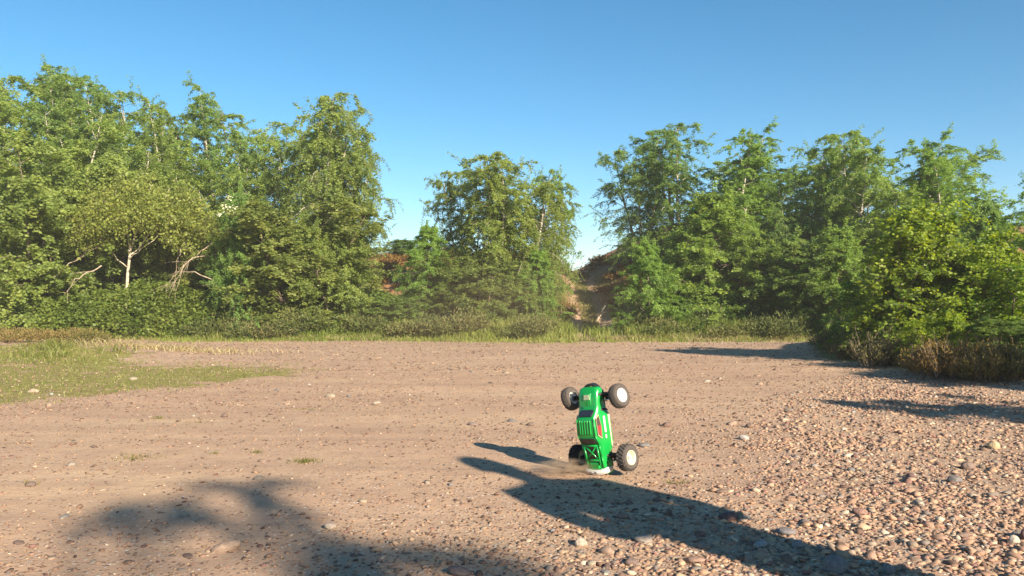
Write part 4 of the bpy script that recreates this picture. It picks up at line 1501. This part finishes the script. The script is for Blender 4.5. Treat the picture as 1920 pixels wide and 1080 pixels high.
def make_truck():
    T = empty('toy_truck')
    tag(T, 'green radio-controlled toy truck standing upright on its tail in the gravel', 'toy truck')
    FX, HT = 0.290, 0.143         # front axle, half track (rear axle at x = 0)
    # --- body shell: lofted cross-sections, nose to tail
    #        x     z_sill  w_sill  z_sh   w_sh   z_top  w_top
    ST = [(0.345, 0.020, 0.050, 0.034, 0.050, 0.042, 0.040),
          (0.334, 0.006, 0.060, 0.036, 0.064, 0.056, 0.050),
          (0.300, 0.012, 0.062, 0.042, 0.067, 0.068, 0.054),
          (0.262, 0.012, 0.062, 0.046, 0.067, 0.074, 0.054),
          (0.240, 0.004, 0.070, 0.048, 0.070, 0.079, 0.053),
          (0.208, -0.010, 0.084, 0.050, 0.078, 0.110, 0.050),
          (0.190, -0.012, 0.086, 0.050, 0.081, 0.117, 0.050),
          (0.120, -0.012, 0.086, 0.050, 0.083, 0.121, 0.051),
          (0.105, -0.012, 0.086, 0.052, 0.083, 0.118, 0.051),
          (0.078, -0.012, 0.086, 0.053, 0.082, 0.094, 0.051),
          (0.070, -0.011, 0.085, 0.053, 0.081, 0.090, 0.052),
          (0.045, -0.004, 0.078, 0.053, 0.076, 0.086, 0.052),
          (0.022, 0.014, 0.060, 0.052, 0.062, 0.082, 0.051),
          (-0.025, 0.014, 0.056, 0.050, 0.060, 0.076, 0.049),
          (-0.048, 0.000, 0.060, 0.044, 0.060, 0.068, 0.048),
          (-0.062, 0.000, 0.058, 0.036, 0.056, 0.052, 0.046)]
    bm = bmesh.new()
    rings = []
    for (x, zs, ws, zh, wh, zt, wt) in ST:
        r = []
        zm = zh + (zt - zh) * 0.55
        wm = wh + (wt - wh) * 0.55
        half = [(ws * 0.97, zs), (ws, zs + 0.006), (wh, zh), (wm, zm), (wt, zt - 0.003), (wt - 0.006, zt)]
        for (y, z) in half:
            r.append(bm.verts.new((x, y, z)))
        r.append(bm.verts.new((x, 0, zt + 0.002)))
        for (y, z) in reversed(half):
            r.append(bm.verts.new((x, -y, z)))
        rings.append(r)
    for A, B_ in zip(rings, rings[1:]):
        for k in range(len(A) - 1):
            bm.faces.new((A[k], A[k + 1], B_[k + 1], B_[k]))
    bm.faces.new(rings[0])
    bm.faces.new(list(reversed(rings[-1])))
    body = bm_obj('body_shell', bm, GREEN, T, True, 0, 2, 2)
    # a raised spine line along each upper edge
    for s in (-1, 1):
        bm = bmesh.new()
        prev = None
        pts = [(0.200, 0.0555, 0.113), (0.12, 0.0565, 0.118), (0.078, 0.056, 0.092), (0.02, 0.0545, 0.081), (-0.045, 0.0515, 0.068)]
        for a, b_ in zip(pts, pts[1:]):
            bar(bm, (a[0], s * a[1] * 0.93, a[2] + 0.001), (b_[0], s * b_[1] * 0.93, b_[2] + 0.001), 0.0035)
        bm_obj('roof_rail', bm, GREEN, T)
    # rear side panels that reach down past the tail
    for s in (-1, 1):
        bm = bmesh.new()
        hexa(bm, [(-0.068, s * 0.050, 0.0), (0.00, s * 0.058, 0.012), (0.00, s * 0.064, 0.012), (-0.068, s * 0.060, 0.0),
                  (-0.068, s * 0.046, 0.054), (0.00, s * 0.052, 0.062), (0.00, s * 0.0575, 0.062), (-0.068, s * 0.053, 0.054)])
        bm_obj('rear_panel', bm, GREEN, T, False, 0.002)
    # hood scoop, plate and vents
    bm = bmesh.new()
    hexa(bm, [(0.252, -0.028, 0.068), (0.322, -0.026, 0.054), (0.322, 0.026, 0.054), (0.252, 0.028, 0.068),
              (0.256, -0.024, 0.0775), (0.312, -0.021, 0.071), (0.312, 0.021, 0.071), (0.256, 0.024, 0.0775)])
    hood = bm_obj('hood_scoop', bm, GREEN, T, False, 0.003, 3)
    bm = bmesh.new()
    hexa(bm, [(0.285, -0.019, 0.073), (0.310, -0.017, 0.0705), (0.310, 0.017, 0.0705), (0.285, 0.019, 0.073),
              (0.286, -0.018, 0.0762), (0.309, -0.0165, 0.0735), (0.309, 0.0165, 0.0735), (0.286, 0.018, 0.0762)])
    bm_obj('hood_plate', bm, OLIVE, T, False, 0.001)
    for y in (-0.014, 0.0, 0.014):
        bm = bmesh.new()
        boxb(bm, 0.258, 0.282, y - 0.003, y + 0.003, 0.0752, 0.0795)
        bm_obj('hood_vent', bm, GREEN_D, hood, False, 0.001)
    for s in (-1, 1):
        bm = bmesh.new()
        hexa(bm, [(0.250, s * 0.030, 0.068), (0.315, s * 0.027, 0.058), (0.315, s * 0.032, 0.056), (0.250, s * 0.036, 0.066),
                  (0.250, s * 0.030, 0.0765), (0.315, s * 0.027, 0.066), (0.315, s * 0.031, 0.062), (0.250, s * 0.035, 0.073)])
        bm_obj('hood_ridge', bm, GREEN, T, False, 0.0015)

    # windows: slabs lying on the shell
    def slab(name, corners, thick, mat, off=0.0, parent=T, bev=0.0012):
        c = [Vector(p) for p in corners]
        n = (c[1] - c[0]).cross(c[3] - c[0]).normalized()
        if n.z < 0 and abs(n.z) > 0.3:
            n = -n
        if abs(n.z) <= 0.3 and n.y * c[0].y < 0:
            n = -n
        bm = bmesh.new()
        k = len(c)
        lo = [bm.verts.new(p + n * (off - thick)) for p in c]
        hi = [bm.verts.new(p + n * off) for p in c]
        bm.faces.new(lo[::-1])
        bm.faces.new(hi)
        for i in range(k):
            bm.faces.new((lo[i], lo[(i + 1) % k], hi[(i + 1) % k], hi[i]))
        return bm_obj(name, bm, mat, parent, False, bev)

    def rim(name, corners, grow, thick, mat, off):
        c = [Vector(p) for p in corners]
        m_ = sum(c, Vector()) / len(c)
        return slab(name, [m_ + (p - m_) * grow for p in c], thick, mat, off)

    ws = [(0.2385, -0.034, 0.0815), (0.2385, 0.034, 0.0815), (0.230, 0.041, 0.091), (0.212, 0.036, 0.109), (0.212, -0.036, 0.109), (0.230, -0.041, 0.091)]
    rim('windscreen_frame', ws, 1.10, 0.004, BLACKP, 0.0020)
    slab('windscreen', ws, 0.003, GLASSB, 0.0034)
    rw = [(0.105, -0.040, 0.1195), (0.105, 0.040, 0.1195), (0.080, 0.042, 0.0975), (0.080, -0.042, 0.0975)]
    rim('rear_window_frame', rw, 1.08, 0.005, BLACKP, 0.0012)
    slab('rear_window', [(0.102, -0.036, 0.117), (0.102, 0.036, 0.117), (0.083, 0.038, 0.1), (0.083, -0.038, 0.1)], 0.003, BROWNW, 0.0028)
    # roof ribs
    for y in (-0.030, -0.014, 0.002, 0.018, 0.031):
        bm = bmesh.new()
        hexa(bm, [(0.125, y - 0.003, 0.117), (0.195, y - 0.003, 0.114), (0.195, y + 0.003, 0.114), (0.125, y + 0.003, 0.117),
                  (0.130, y - 0.0018, 0.1265), (0.190, y - 0.0018, 0.1225), (0.190, y + 0.0018, 0.1225), (0.130, y + 0.0018, 0.1265)])
        bm_obj('roof_rib', bm, GREEN, T, False, 0.001)
    # side windows with red decal
    for s in (-1, 1):
        sw = [(0.212, s * 0.0665, 0.082), (0.198, s * 0.061, 0.103), (0.125, s * 0.0645, 0.104), (0.108, s * 0.0745, 0.080), (0.160, s * 0.0745, 0.073)]
        rim('side_window_frame', sw, 1.12, 0.010, TANL, 0.0034)
        slab('side_window', sw, 0.006, BROWNW, 0.0046)
        slab('window_decal', [(0.165, s * 0.0725, 0.078), (0.165, s * 0.0635, 0.099), (0.128, s * 0.0652, 0.099), (0.116, s * 0.0735, 0.081)], 0.003, REDP, 0.0058)
        # white stripe panel and pale sill
        slab('side_stripe', [(0.205, s * 0.0815, 0.036), (0.205, s * 0.0800, 0.052), (0.128, s * 0.0835, 0.056), (0.128, s * 0.0845, 0.042)], 0.008, WHITEP, 0.0030)
        slab('side_stripe', [(0.118, s * 0.0845, 0.043), (0.118, s * 0.0835, 0.055), (0.100, s * 0.0835, 0.055), (0.100, s * 0.0845, 0.045)], 0.008, WHITEP, 0.0030)
        slab('sill', [(0.215, s * 0.085, -0.004), (0.215, s * 0.0835, 0.010), (0.060, s * 0.085, 0.010), (0.050, s * 0.083, 0.0)], 0.010, CREAMR, 0.0036)
        # wheel arch lip
        bm = bmesh.new()
        hexa(bm, [(0.236, s * 0.062, 0.0), (0.226, s * 0.062, -0.01), (0.226, s * 0.085, -0.008), (0.240, s * 0.070, 0.006),
                  (0.246, s * 0.058, 0.052), (0.234, s * 0.060, 0.055), (0.228, s * 0.076, 0.052), (0.246, s * 0.066, 0.048)])
        bm_obj('wheel_arch', bm, BLACKP, T, False, 0.002)
    # bed frame with cross brace over a dark opening
    bm = bmesh.new()
    hexa(bm, [(0.004, -0.036, 0.076), (0.070, -0.037, 0.086), (0.070, 0.037, 0.086), (0.004, 0.036, 0.076),
              (0.004, -0.036, 0.0835), (0.070, -0.037, 0.0935), (0.070, 0.037, 0.0935), (0.004, 0.036, 0.0835)])
    bed = bm_obj('bed_opening', bm, BROWNW, T, False)

    def zb(x):
        return 0.0865 + (x - 0.004) * 0.152
    for (a, b_) in (((0.068, -0.034), (0.006, 0.034)), ((0.068, 0.034), (0.006, -0.034))):
        bm = bmesh.new()
        bar(bm, (a[0], a[1], zb(a[0])), (b_[0], b_[1], zb(b_[0])), 0.0042, 6)
        bm_obj('cross_brace', bm, GREEN, T)
    for (a, b_) in (((0.071, -0.040), (0.071, 0.040)), ((0.002, -0.040), (0.002, 0.040)), ((0.071, -0.039), (-0.02, -0.038)), ((0.071, 0.039), (-0.02, 0.038))):
        bm = bmesh.new()
        bar(bm, (a[0], a[1], zb(a[0])), (b_[0], b_[1], zb(b_[0])), 0.0048, 8)
        bm_obj('bed_frame', bm, GREEN, T)
    # tail block with lugs
    bm = bmesh.new()
    hexa(bm, [(-0.050, -0.030, 0.066), (-0.008, -0.032, 0.074), (-0.008, 0.032, 0.074), (-0.050, 0.030, 0.066),
              (-0.046, -0.024, 0.082), (-0.012, -0.026, 0.088), (-0.012, 0.026, 0.088), (-0.046, 0.024, 0.082)])
    bm_obj('tail_block', bm, GREEN, T, False, 0.004, 3)
    for s in (-1, 1):
        bm = bmesh.new()
        bar(bm, (-0.042, s * 0.036, 0.066), (-0.042, s * 0.036, 0.083), 0.006, 10)
        bm_obj('body_post', bm, GREEN, T)
    # chassis, front and rear bumper
    bm = bmesh.new()
    boxb(bm, -0.045, 0.325, -0.045, 0.045, -0.022, -0.010)
    bm_obj('chassis', bm, BLACKP, T, False, 0.003)
    bm = bmesh.new()
    n = 13
    A = []
    for k in range(n):
        a = -1.15 + 2.3 * k / (n - 1)
        x = 0.300 + 0.060 * math.cos(a)
        y = 0.058 * math.sin(a)
        A.append([bm.verts.new(p) for p in ((x, y, -0.005), (x - 0.012, y * 0.86, -0.005), (x - 0.012, y * 0.86, 0.030), (x, y, 0.030))])
    for p, q in zip(A, A[1:]):
        for k in range(4):
            bm.faces.new((p[k], p[(k + 1) % 4], q[(k + 1) % 4], q[k]))
    bm.faces.new(A[0])
    bm.faces.new(A[-1][::-1])
    bm_obj('front_bumper', bm, BLACKP, T, False, 0.002)
    bm = bmesh.new()
    A = []
    for k in range(n):
        u = -1 + 2 * k / (n - 1)
        y = 0.072 * u
        x = -0.064 + 0.012 * u * u
        h = 0.088 - 0.022 * u * u
        A.append([bm.verts.new(p) for p in ((x - 0.006, y, 0.018), (x + 0.016, y, 0.018), (x + 0.020, y, h), (x + 0.006, y, h + 0.012), (x - 0.008, y, h))])
    for p, q in zip(A, A[1:]):
        for k in range(5):
            bm.faces.new((p[k], p[(k + 1) % 5], q[(k + 1) % 5], q[k]))
    bm.faces.new(A[0])
    bm.faces.new(A[-1][::-1])
    rb = bm_obj('rear_bumper', bm, WHITEP, T, True, 0.003)
    for y in (-0.012, 0.016):
        bm = bmesh.new()
        bar(bm, (-0.066, y, 0.074), (-0.050, y, 0.094), 0.003, 8)
        bm_obj('bumper_bolt', bm, BLACKP, rb)

    # wheels
    def wheel(x, s, rear, steer, camber):
        w = empty('wheel')
        w.parent = T
        w.location = (x, s * HT, 0.0)
        w.rotation_euler = (camber * s, 0, steer)
        Rw = 0.059 if not rear else 0.061
        hw = 0.0205 if not rear else 0.0235
        bm = bmesh.new()
        prof = [(Rw * 0.55, -hw * 0.92), (Rw * 0.76, -hw * 1.08), (Rw * 0.93, -hw * 0.95)]
        nr = 5
        for k in range(nr):                        # ribbed tread
            h0 = -hw * 0.80 + 1.6 * hw * k / nr
            dh = 1.6 * hw / nr
            crown = Rw * (1 - 0.035 * ((k - (nr - 1) / 2) / 2) ** 2)
            prof += [(crown - 0.0028, h0 + dh * 0.04), (crown, h0 + dh * 0.18), (crown, h0 + dh * 0.82), (crown - 0.0028, h0 + dh * 0.96)]
        prof += [(Rw * 0.93, hw * 0.95), (Rw * 0.76, hw * 1.08), (Rw * 0.55, hw * 0.92)]
        lathe(bm, prof, 44)
        ty = bm_obj('tyre', bm, RUBBER if not (rear and s > 0) else RUBBER_SHADED, w)
        if rear:                                   # tread blocks on the rear tyres
            for row, hy in enumerate((-0.62, 0.0, 0.62)):
                bm = bmesh.new()
                for k in range(22):
                    a = 2 * math.pi * (k + 0.5 * (row % 2)) / 22
                    m4 = Matrix.Rotation(-a, 4, 'Y') @ Matrix.Translation((Rw + 0.0005, hy * hw, 0)) @ Matrix.Diagonal((0.0035, 0.0095, 0.0095, 1))
                    bmesh.ops.create_cube(bm, size=1, matrix=m4)
                tb = bm_obj('tread_blocks', bm, RUBBER if s < 0 else RUBBER_SHADED, w, False)
                tb['kind'] = 'stuff'
        # dished rim, outside towards s
        bm = bmesh.new()
        o_ = s
        prof = [(0.0005, o_ * hw * 0.20), (Rw * 0.20, o_ * hw * 0.22), (Rw * 0.42, o_ * hw * 0.05), (Rw * 0.46, o_ * hw * 0.25), (Rw * 0.515, o_ * hw * 1.02),
                (Rw * 0.565, o_ * hw * 1.04), (Rw * 0.565, -o_ * hw * 0.95), (Rw * 0.57, -o_ * hw * 1.0), (Rw * 0.52, -o_ * hw * 0.2), (0.0005, o_ * hw * 0.30)]
        lathe(bm, prof, 36, closed=False)
        bm_obj('rim', bm, CREAMR if rear else WHITEP, w)
        bm = bmesh.new()
        bar(bm, (0, o_ * hw * 0.3, 0), (0, o_ * hw * 0.66, 0), 0.006, 6)
        bm_obj('hub_nut', bm, CREAMR if rear else WHITEP, w)
        return w
    wheel(FX, 1, False, R(14), R(4))
    wheel(FX, -1, False, R(10), R(4))
    wheel(0.0, 1, True, 0, R(3))
    wheel(0.0, -1, True, 0, R(3))
    # suspension
    for x0, nm in ((FX, 'front'), (0.0, 'rear')):
        for s in (-1, 1):
            bm = bmesh.new()
            bar(bm, (x0 - 0.022, s * 0.03, -0.014), (x0 - 0.004, s * (HT - 0.03), -0.012), 0.0045)
            bar(bm, (x0 + 0.022, s * 0.03, -0.014), (x0 + 0.004, s * (HT - 0.03), -0.012), 0.0045)
            boxb(bm, x0 - 0.012, x0 + 0.012, s * 0.075 - 0.02, s * 0.075 + 0.02, -0.017, -0.010)
            bm_obj('suspension_arm', bm, BLACKP, T, False)
            bm = bmesh.new()
            bar(bm, (x0 + 0.004, s * 0.02, 0.0), (x0 + 0.002, s * (HT - 0.018), 0.0), 0.0055)
            bm_obj('axle_shaft', bm, BLACKP, T)
            bm = bmesh.new()
            bar(bm, (x0 - 0.015, s * 0.03, 0.022), (x0 - 0.010, s * (HT - 0.028), 0.016), 0.0025)
            bm_obj('camber_link', bm, STEEL, T)
            bm = bmesh.new()
            bar(bm, (x0 + 0.016, s * 0.040, 0.052), (x0 + 0.016, s * 0.090, -0.008), 0.0035)
            sh = bm_obj('shock_absorber', bm, STEEL, T)
            bm = bmesh.new()
            bar(bm, (x0 + 0.016, s * 0.043, 0.049), (x0 + 0.016, s * 0.066, 0.022), 0.0075, 12)
            for k in range(6):
                f = k / 5
                bar(bm, (x0 + 0.016, s * (0.067 + 0.020 * f), 0.020 - 0.024 * f), (x0 + 0.016, s * (0.0688 + 0.020 * f), 0.0180 - 0.024 * f), 0.0082, 12)
            bm_obj('spring_body', bm, BLACKP, sh)
            bm = bmesh.new()
            boxb(bm, x0 - 0.010, x0 + 0.012, s * (HT - 0.030) - 0.006, s * (HT - 0.030) + 0.006, -0.018, 0.022)
            bm_obj('hub_carrier', bm, BLACKP, T, False, 0.002)
    # gearbox and servo mass under the shell
    bm = bmesh.new()
    boxb(bm, -0.035, 0.035, -0.03, 0.03, -0.010, 0.055)
    bm_obj('gearbox', bm, BLACKP, T, False, 0.004)
    bm = bmesh.new()
    boxb(bm, 0.262, 0.325, -0.03, 0.03, -0.010, 0.035)
    bm_obj('steering_block', bm, BLACKP, T, False, 0.004)
    # slim the shell to the proportions of the chassis
    for o in T.children:
        if o.type == 'MESH' and o.name.split('.')[0] not in ('suspension_arm', 'axle_shaft', 'camber_link', 'shock_absorber', 'hub_carrier', 'chassis'):
            for v_ in o.data.vertices:
                k = 1 - 0.14 * float(smooth(0.055, 0.085, abs(v_.co.y)))
                v_.co.y *= 0.95 * k
                v_.co.z *= 0.86
    # pose
    psi, lean, pitch = R(41), R(9.5), R(-3)
    r = Vector((math.cos(psi), -math.sin(psi), 0))
    f = Vector((0, 0, 1))
    u = r.cross(f)
    B_ = Matrix((f, -r, u)).transposed()
    B_ = Matrix.Rotation(-lean, 3, 'Y') @ Matrix.Rotation(pitch, 3, r) @ B_
    T.matrix_world = Matrix.Translation((0.409, 3.71, 0.069 + hz(0.43, 3.75))) @ B_.to_4x4() @ Matrix.Scale(0.94, 4)
    return T


truck = make_truck()
# ------------------------------------------------------------------ person outside the frame whose shadow falls into it
SKIN = simple('skin', (0.50, 0.31, 0.22), 0.55)
SHIRT = simple('dark_jacket', (0.05, 0.06, 0.08), 0.85, bump=0.2, bscale=40)
TROU = simple('dark_trousers', (0.06, 0.065, 0.085), 0.85, bump=0.2, bscale=40)
SHOE = simple('brown_shoes', (0.06, 0.045, 0.035), 0.7)
HAIR = simple('brown_hair', (0.05, 0.032, 0.02), 0.8, bump=0.5, bscale=120)


def skin_obj(name, verts, edges, rad, mat, parent, root=0, sub=2):
    me = bpy.data.meshes.new(name)
    me.from_pydata([Vector(v) for v in verts], edges, [])
    o = bpy.data.objects.new(name, me)
    link(o, parent)
    o.modifiers.new('skin', 'SKIN')
    for i, sv in enumerate(me.skin_vertices[0].data):
        rr = rad[i]
        sv.radius = rr if isinstance(rr, tuple) else (rr, rr)
        sv.use_root = (i == root)
    o.modifiers['skin'].use_smooth_shade = True
    m_ = o.modifiers.new('sub', 'SUBSURF')
    m_.levels = sub
    m_.render_levels = sub
    me.materials.append(mat)
    return o


def make_person(loc, rz):
    P_ = empty('person', loc, rz)
    tag(P_, 'person standing outside the right edge who throws the long shadow across the gravel', 'person')
    # faces local -Y ... arms bent in front
    V = [(0, 0, 0.96), (0, 0.0, 1.10), (0, 0.01, 1.25), (0, 0.0, 1.40), (0, -0.005, 1.48), (0, -0.02, 1.55), (0, -0.03, 1.62), (0, -0.025, 1.70)]
    E = [(i, i + 1) for i in range(7)]
    Rr = [(0.155, 0.11), (0.145, 0.105), (0.165, 0.115), (0.15, 0.10), 0.058, (0.068, 0.08), (0.078, 0.095), (0.06, 0.075)]
    hands = []
    for s in (-1, 1):
        b = len(V)
        V += [(s * 0.19, 0.01, 1.40), (s * 0.235, 0.02, 1.27), (s * 0.245, 0.03, 1.13), (s * 0.19, -0.10, 1.08), (s * 0.12, -0.22, 1.08), (s * 0.095, -0.285, 1.09)]
        Rr += [0.062, 0.05, 0.043, 0.038, 0.029, (0.022, 0.034)]
        E += [(3, b), (b, b + 1), (b + 1, b + 2), (b + 2, b + 3), (b + 3, b + 4), (b + 4, b + 5)]
        h = b + 5
        for k, (dx, dz, ln) in enumerate(((0.0, 0.028, 0.05), (0.0, 0.010, 0.056), (0.0, -0.008, 0.052), (0.0, -0.025, 0.042))):
            q = len(V)
            V += [(s * 0.088, -0.325, 1.09 + dz), (s * (0.088 - 0.024), -0.325 - ln * 0.3, 1.088 + dz), (s * (0.088 - ln), -0.318, 1.086 + dz)]
            Rr += [0.0095, 0.009, 0.008]
            E += [(h, q), (q, q + 1), (q + 1, q + 2)]
        q = len(V)
        V += [(s * 0.072, -0.270, 1.118), (s * 0.055, -0.292, 1.132)]
        Rr += [0.011, 0.009]
        E += [(h, q), (q, q + 1)]
        b = len(V)
        V += [(s * 0.095, 0.0, 0.90), (s * 0.105, 0.0, 0.70), (s * 0.11, -0.01, 0.50), (s * 0.115, 0.01, 0.30), (s * 0.12, 0.02, 0.09), (s * 0.13, -0.10, 0.05)]
        Rr += [0.095, 0.082, 0.062, 0.056, 0.042, (0.04, 0.03)]
        E += [(0, b), (b, b + 1), (b + 1, b + 2), (b + 2, b + 3), (b + 3, b + 4), (b + 4, b + 5)]
    body = skin_obj('body', V, E, Rr, SKIN, P_)
    # jacket: torso and sleeves a little larger than the body
    V2 = [(0, 0, 0.90), (0, 0, 1.10), (0, 0.01, 1.25), (0, 0.0, 1.40), (0, 0, 1.475)]
    E2 = [(0, 1), (1, 2), (2, 3), (3, 4)]
    R2 = [(0.20, 0.145), (0.175, 0.13), (0.19, 0.14), (0.175, 0.122), 0.068]
    for s in (-1, 1):
        b = len(V2)
        V2 += [(s * 0.19, 0.01, 1.405), (s * 0.237, 0.02, 1.27), (s * 0.247, 0.03, 1.13), (s * 0.19, -0.10, 1.08), (s * 0.125, -0.215, 1.08)]
        R2 += [0.078, 0.066, 0.06, 0.054, 0.043]
        E2 += [(3, b), (b, b + 1), (b + 1, b + 2), (b + 2, b + 3), (b + 3, b + 4)]
    skin_obj('jacket', V2, E2, R2, SHIRT, P_)
    V3 = [(0, 0, 0.98), (0, 0, 0.93)]
    E3 = [(0, 1)]
    R3 = [(0.165, 0.12), (0.17, 0.125)]
    for s in (-1, 1):
        b = len(V3)
        V3 += [(s * 0.097, 0.0, 0.84), (s * 0.106, 0.0, 0.68), (s * 0.112, -0.01, 0.48), (s * 0.116, 0.01, 0.28), (s * 0.12, 0.015, 0.07)]
        R3 += [0.118, 0.112, 0.10, 0.09, 0.085]
        E3 += [(1, b), (b, b + 1), (b + 1, b + 2), (b + 2, b + 3), (b + 3, b + 4)]
    skin_obj('trousers', V3, E3, R3, TROU, P_)
    for s in (-1, 1):
        skin_obj('shoe', [(s * 0.12, 0.06, 0.045), (s * 0.122, 0.0, 0.05), (s * 0.13, -0.10, 0.04), (s * 0.135, -0.17, 0.032)], [(0, 1), (1, 2), (2, 3)], [0.04, (0.045, 0.05), (0.05, 0.038), (0.042, 0.03)], SHOE, P_)
    # face and hair
    bm = bmesh.new()
    bmesh.ops.create_uvsphere(bm, u_segments=24, v_segments=16, radius=1)
    for v_ in bm.verts:
        c = v_.co
        c.x *= 0.088
        c.y *= 0.108
        c.z *= 0.10
        if c.y < -0.03:
            c.z = max(c.z, 0.035)
        else:
            c.z = max(c.z, -0.06)
    hr = bm_obj('hair', bm, HAIR, P_)
    hr.location = (0, -0.018, 1.675)
    skin_obj('nose', [(0, -0.115, 1.655), (0, -0.130, 1.625)], [(0, 1)], [0.010, 0.014], SKIN, body, 0, 1)
    for s in (-1, 1):
        bm = bmesh.new()
        bmesh.ops.create_uvsphere(bm, u_segments=12, v_segments=8, radius=0.012, matrix=Matrix.Translation((s * 0.033, -0.108, 1.655)))
        bm_obj('eye', bm, simple('eye_white', (0.7, 0.7, 0.68), 0.2), body)
        bm = bmesh.new()
        bmesh.ops.create_uvsphere(bm, u_segments=12, v_segments=8, radius=1, matrix=Matrix.Translation((s * 0.084, -0.01, 1.635)) @ Matrix.Diagonal((0.010, 0.02, 0.033, 1)))
        bm_obj('ear', bm, SKIN, body)
    bm = bmesh.new()
    bar(bm, (-0.024, -0.112, 1.585), (0.024, -0.112, 1.585), 0.006, 8)
    bm_obj('mouth', bm, simple('lips', (0.38, 0.16, 0.13), 0.5), body)
    return P_


person_loc = (1.95, 0.95)
person_rz = math.atan2(0.428 - person_loc[0], -(3.75 - person_loc[1]))   # facing the truck
person = make_person((person_loc[0], person_loc[1], hz(*person_loc)), person_rz)
# transmitter held in both hands
t_ = empty('radio_transmitter', person.location, person_rz)
tag(t_, 'radio transmitter in the hands of the person outside the right edge', 'remote control')
bm = bmesh.new()
boxb(bm, -0.065, 0.065, -0.35, -0.29, 1.055, 1.125)
bm_obj('case', bm, BLACKP, t_, False, 0.01, 3)
bm = bmesh.new()
bar(bm, (0.03, -0.33, 1.12), (0.035, -0.38, 1.30), 0.004, 8)
bm_obj('antenna', bm, STEEL, t_)
for s in (-1, 1):
    bm = bmesh.new()
    bar(bm, (s * 0.03, -0.31, 1.12), (s * 0.03, -0.31, 1.145), 0.006, 10)
    bm_obj('control_stick', bm, STEEL, t_)
# ------------------------------------------------------------------ dust
def dust(name, loc, rad, dens, scale, label, rot=0.0, thr=(0.42, 0.62), col=(0.72, 0.54, 0.38)):
    bm = bmesh.new()
    bmesh.ops.create_icosphere(bm, subdivisions=3, radius=1)
    me = bpy.data.meshes.new(name)
    bm.to_mesh(me)
    bm.free()
    m = bpy.data.materials.new(name)
    m.use_nodes = True
    nt = m.node_tree
    N, L = nt.nodes, nt.links
    N.remove(N['Principled BSDF'])
    pv = N.new('ShaderNodeVolumePrincipled')
    pv.inputs['Color'].default_value = (*col, 1)
    pv.inputs['Anisotropy'].default_value = 0.1
    tc = N.new('ShaderNodeTexCoord')
    n = N.new('ShaderNodeTexNoise')
    n.inputs['Scale'].default_value = scale
    n.inputs['Detail'].default_value = 4
    L.new(tc.outputs['Object'], n.inputs['Vector'])
    ln = N.new('ShaderNodeVectorMath')
    ln.operation = 'LENGTH'
    L.new(tc.outputs['Object'], ln.inputs[0])
    fall = N.new('ShaderNodeMapRange')
    fall.inputs[1].default_value = 0.15
    fall.inputs[2].default_value = 0.95
    fall.inputs[3].default_value = 1
    fall.inputs[4].default_value = 0
    L.new(ln.outputs['Value'], fall.inputs[0])
    nr = N.new('ShaderNodeMapRange')
    nr.inputs[1].default_value = thr[0]
    nr.inputs[2].default_value = thr[1]
    L.new(n.outputs['Fac'], nr.inputs[0])
    m1 = N.new('ShaderNodeMath')
    m1.operation = 'MULTIPLY'
    L.new(fall.outputs[0], m1.inputs[0])
    L.new(nr.outputs[0], m1.inputs[1])
    m2 = N.new('ShaderNodeMath')
    m2.operation = 'MULTIPLY'
    m2.inputs[1].default_value = dens
    L.new(m1.outputs[0], m2.inputs[0])
    L.new(m2.outputs[0], pv.inputs['Density'])
    L.new(pv.outputs[0], N['Material Output'].inputs['Volume'])
    me.materials.append(m)
    o = link(bpy.data.objects.new(name, me))
    o.location = loc
    o.scale = rad
    o.rotation_euler = (0, 0, rot)
    tag(o, label, kind='stuff')
    return o


dust('dust_cloud', (0.235, 3.68, 0.03), (0.18, 0.12, 0.05), 34, 3.2, 'low puff of brown dust kicked up beside the truck tail', 0.1)
dust('dust_cloud', (-0.3, 13.2, 0.7), (3.0, 1.6, 1.0), 0.10, 1.3, 'faint veil of dust hanging before the middle clump', 0.0, (0.3, 0.7))


# ------------------------------------------------------------------ thin dusty evening air, added to lift the dark foliage gaps
bm = bmesh.new()
bmesh.ops.create_cube(bm, size=1)
me = bpy.data.meshes.new('haze')
bm.to_mesh(me)
bm.free()
hm = bpy.data.materials.new('haze')
hm.use_nodes = True
hm.node_tree.nodes.remove(hm.node_tree.nodes['Principled BSDF'])
hv = hm.node_tree.nodes.new('ShaderNodeVolumePrincipled')
hv.inputs['Color'].default_value = (0.93, 0.93, 0.93, 1)
hv.inputs['Density'].default_value = 0.0016
hv.inputs['Anisotropy'].default_value = 0.0
hm.node_tree.links.new(hv.outputs[0], hm.node_tree.nodes['Material Output'].inputs['Volume'])
me.materials.append(hm)
hz_o = link(bpy.data.objects.new('haze', me))
hz_o.scale = (1240, 1640, 14)
hz_o.location = (0, 400, 7 - 3.5)
tag(hz_o, 'thin dusty air over the clearing, added to lift dark foliage', kind='stuff')
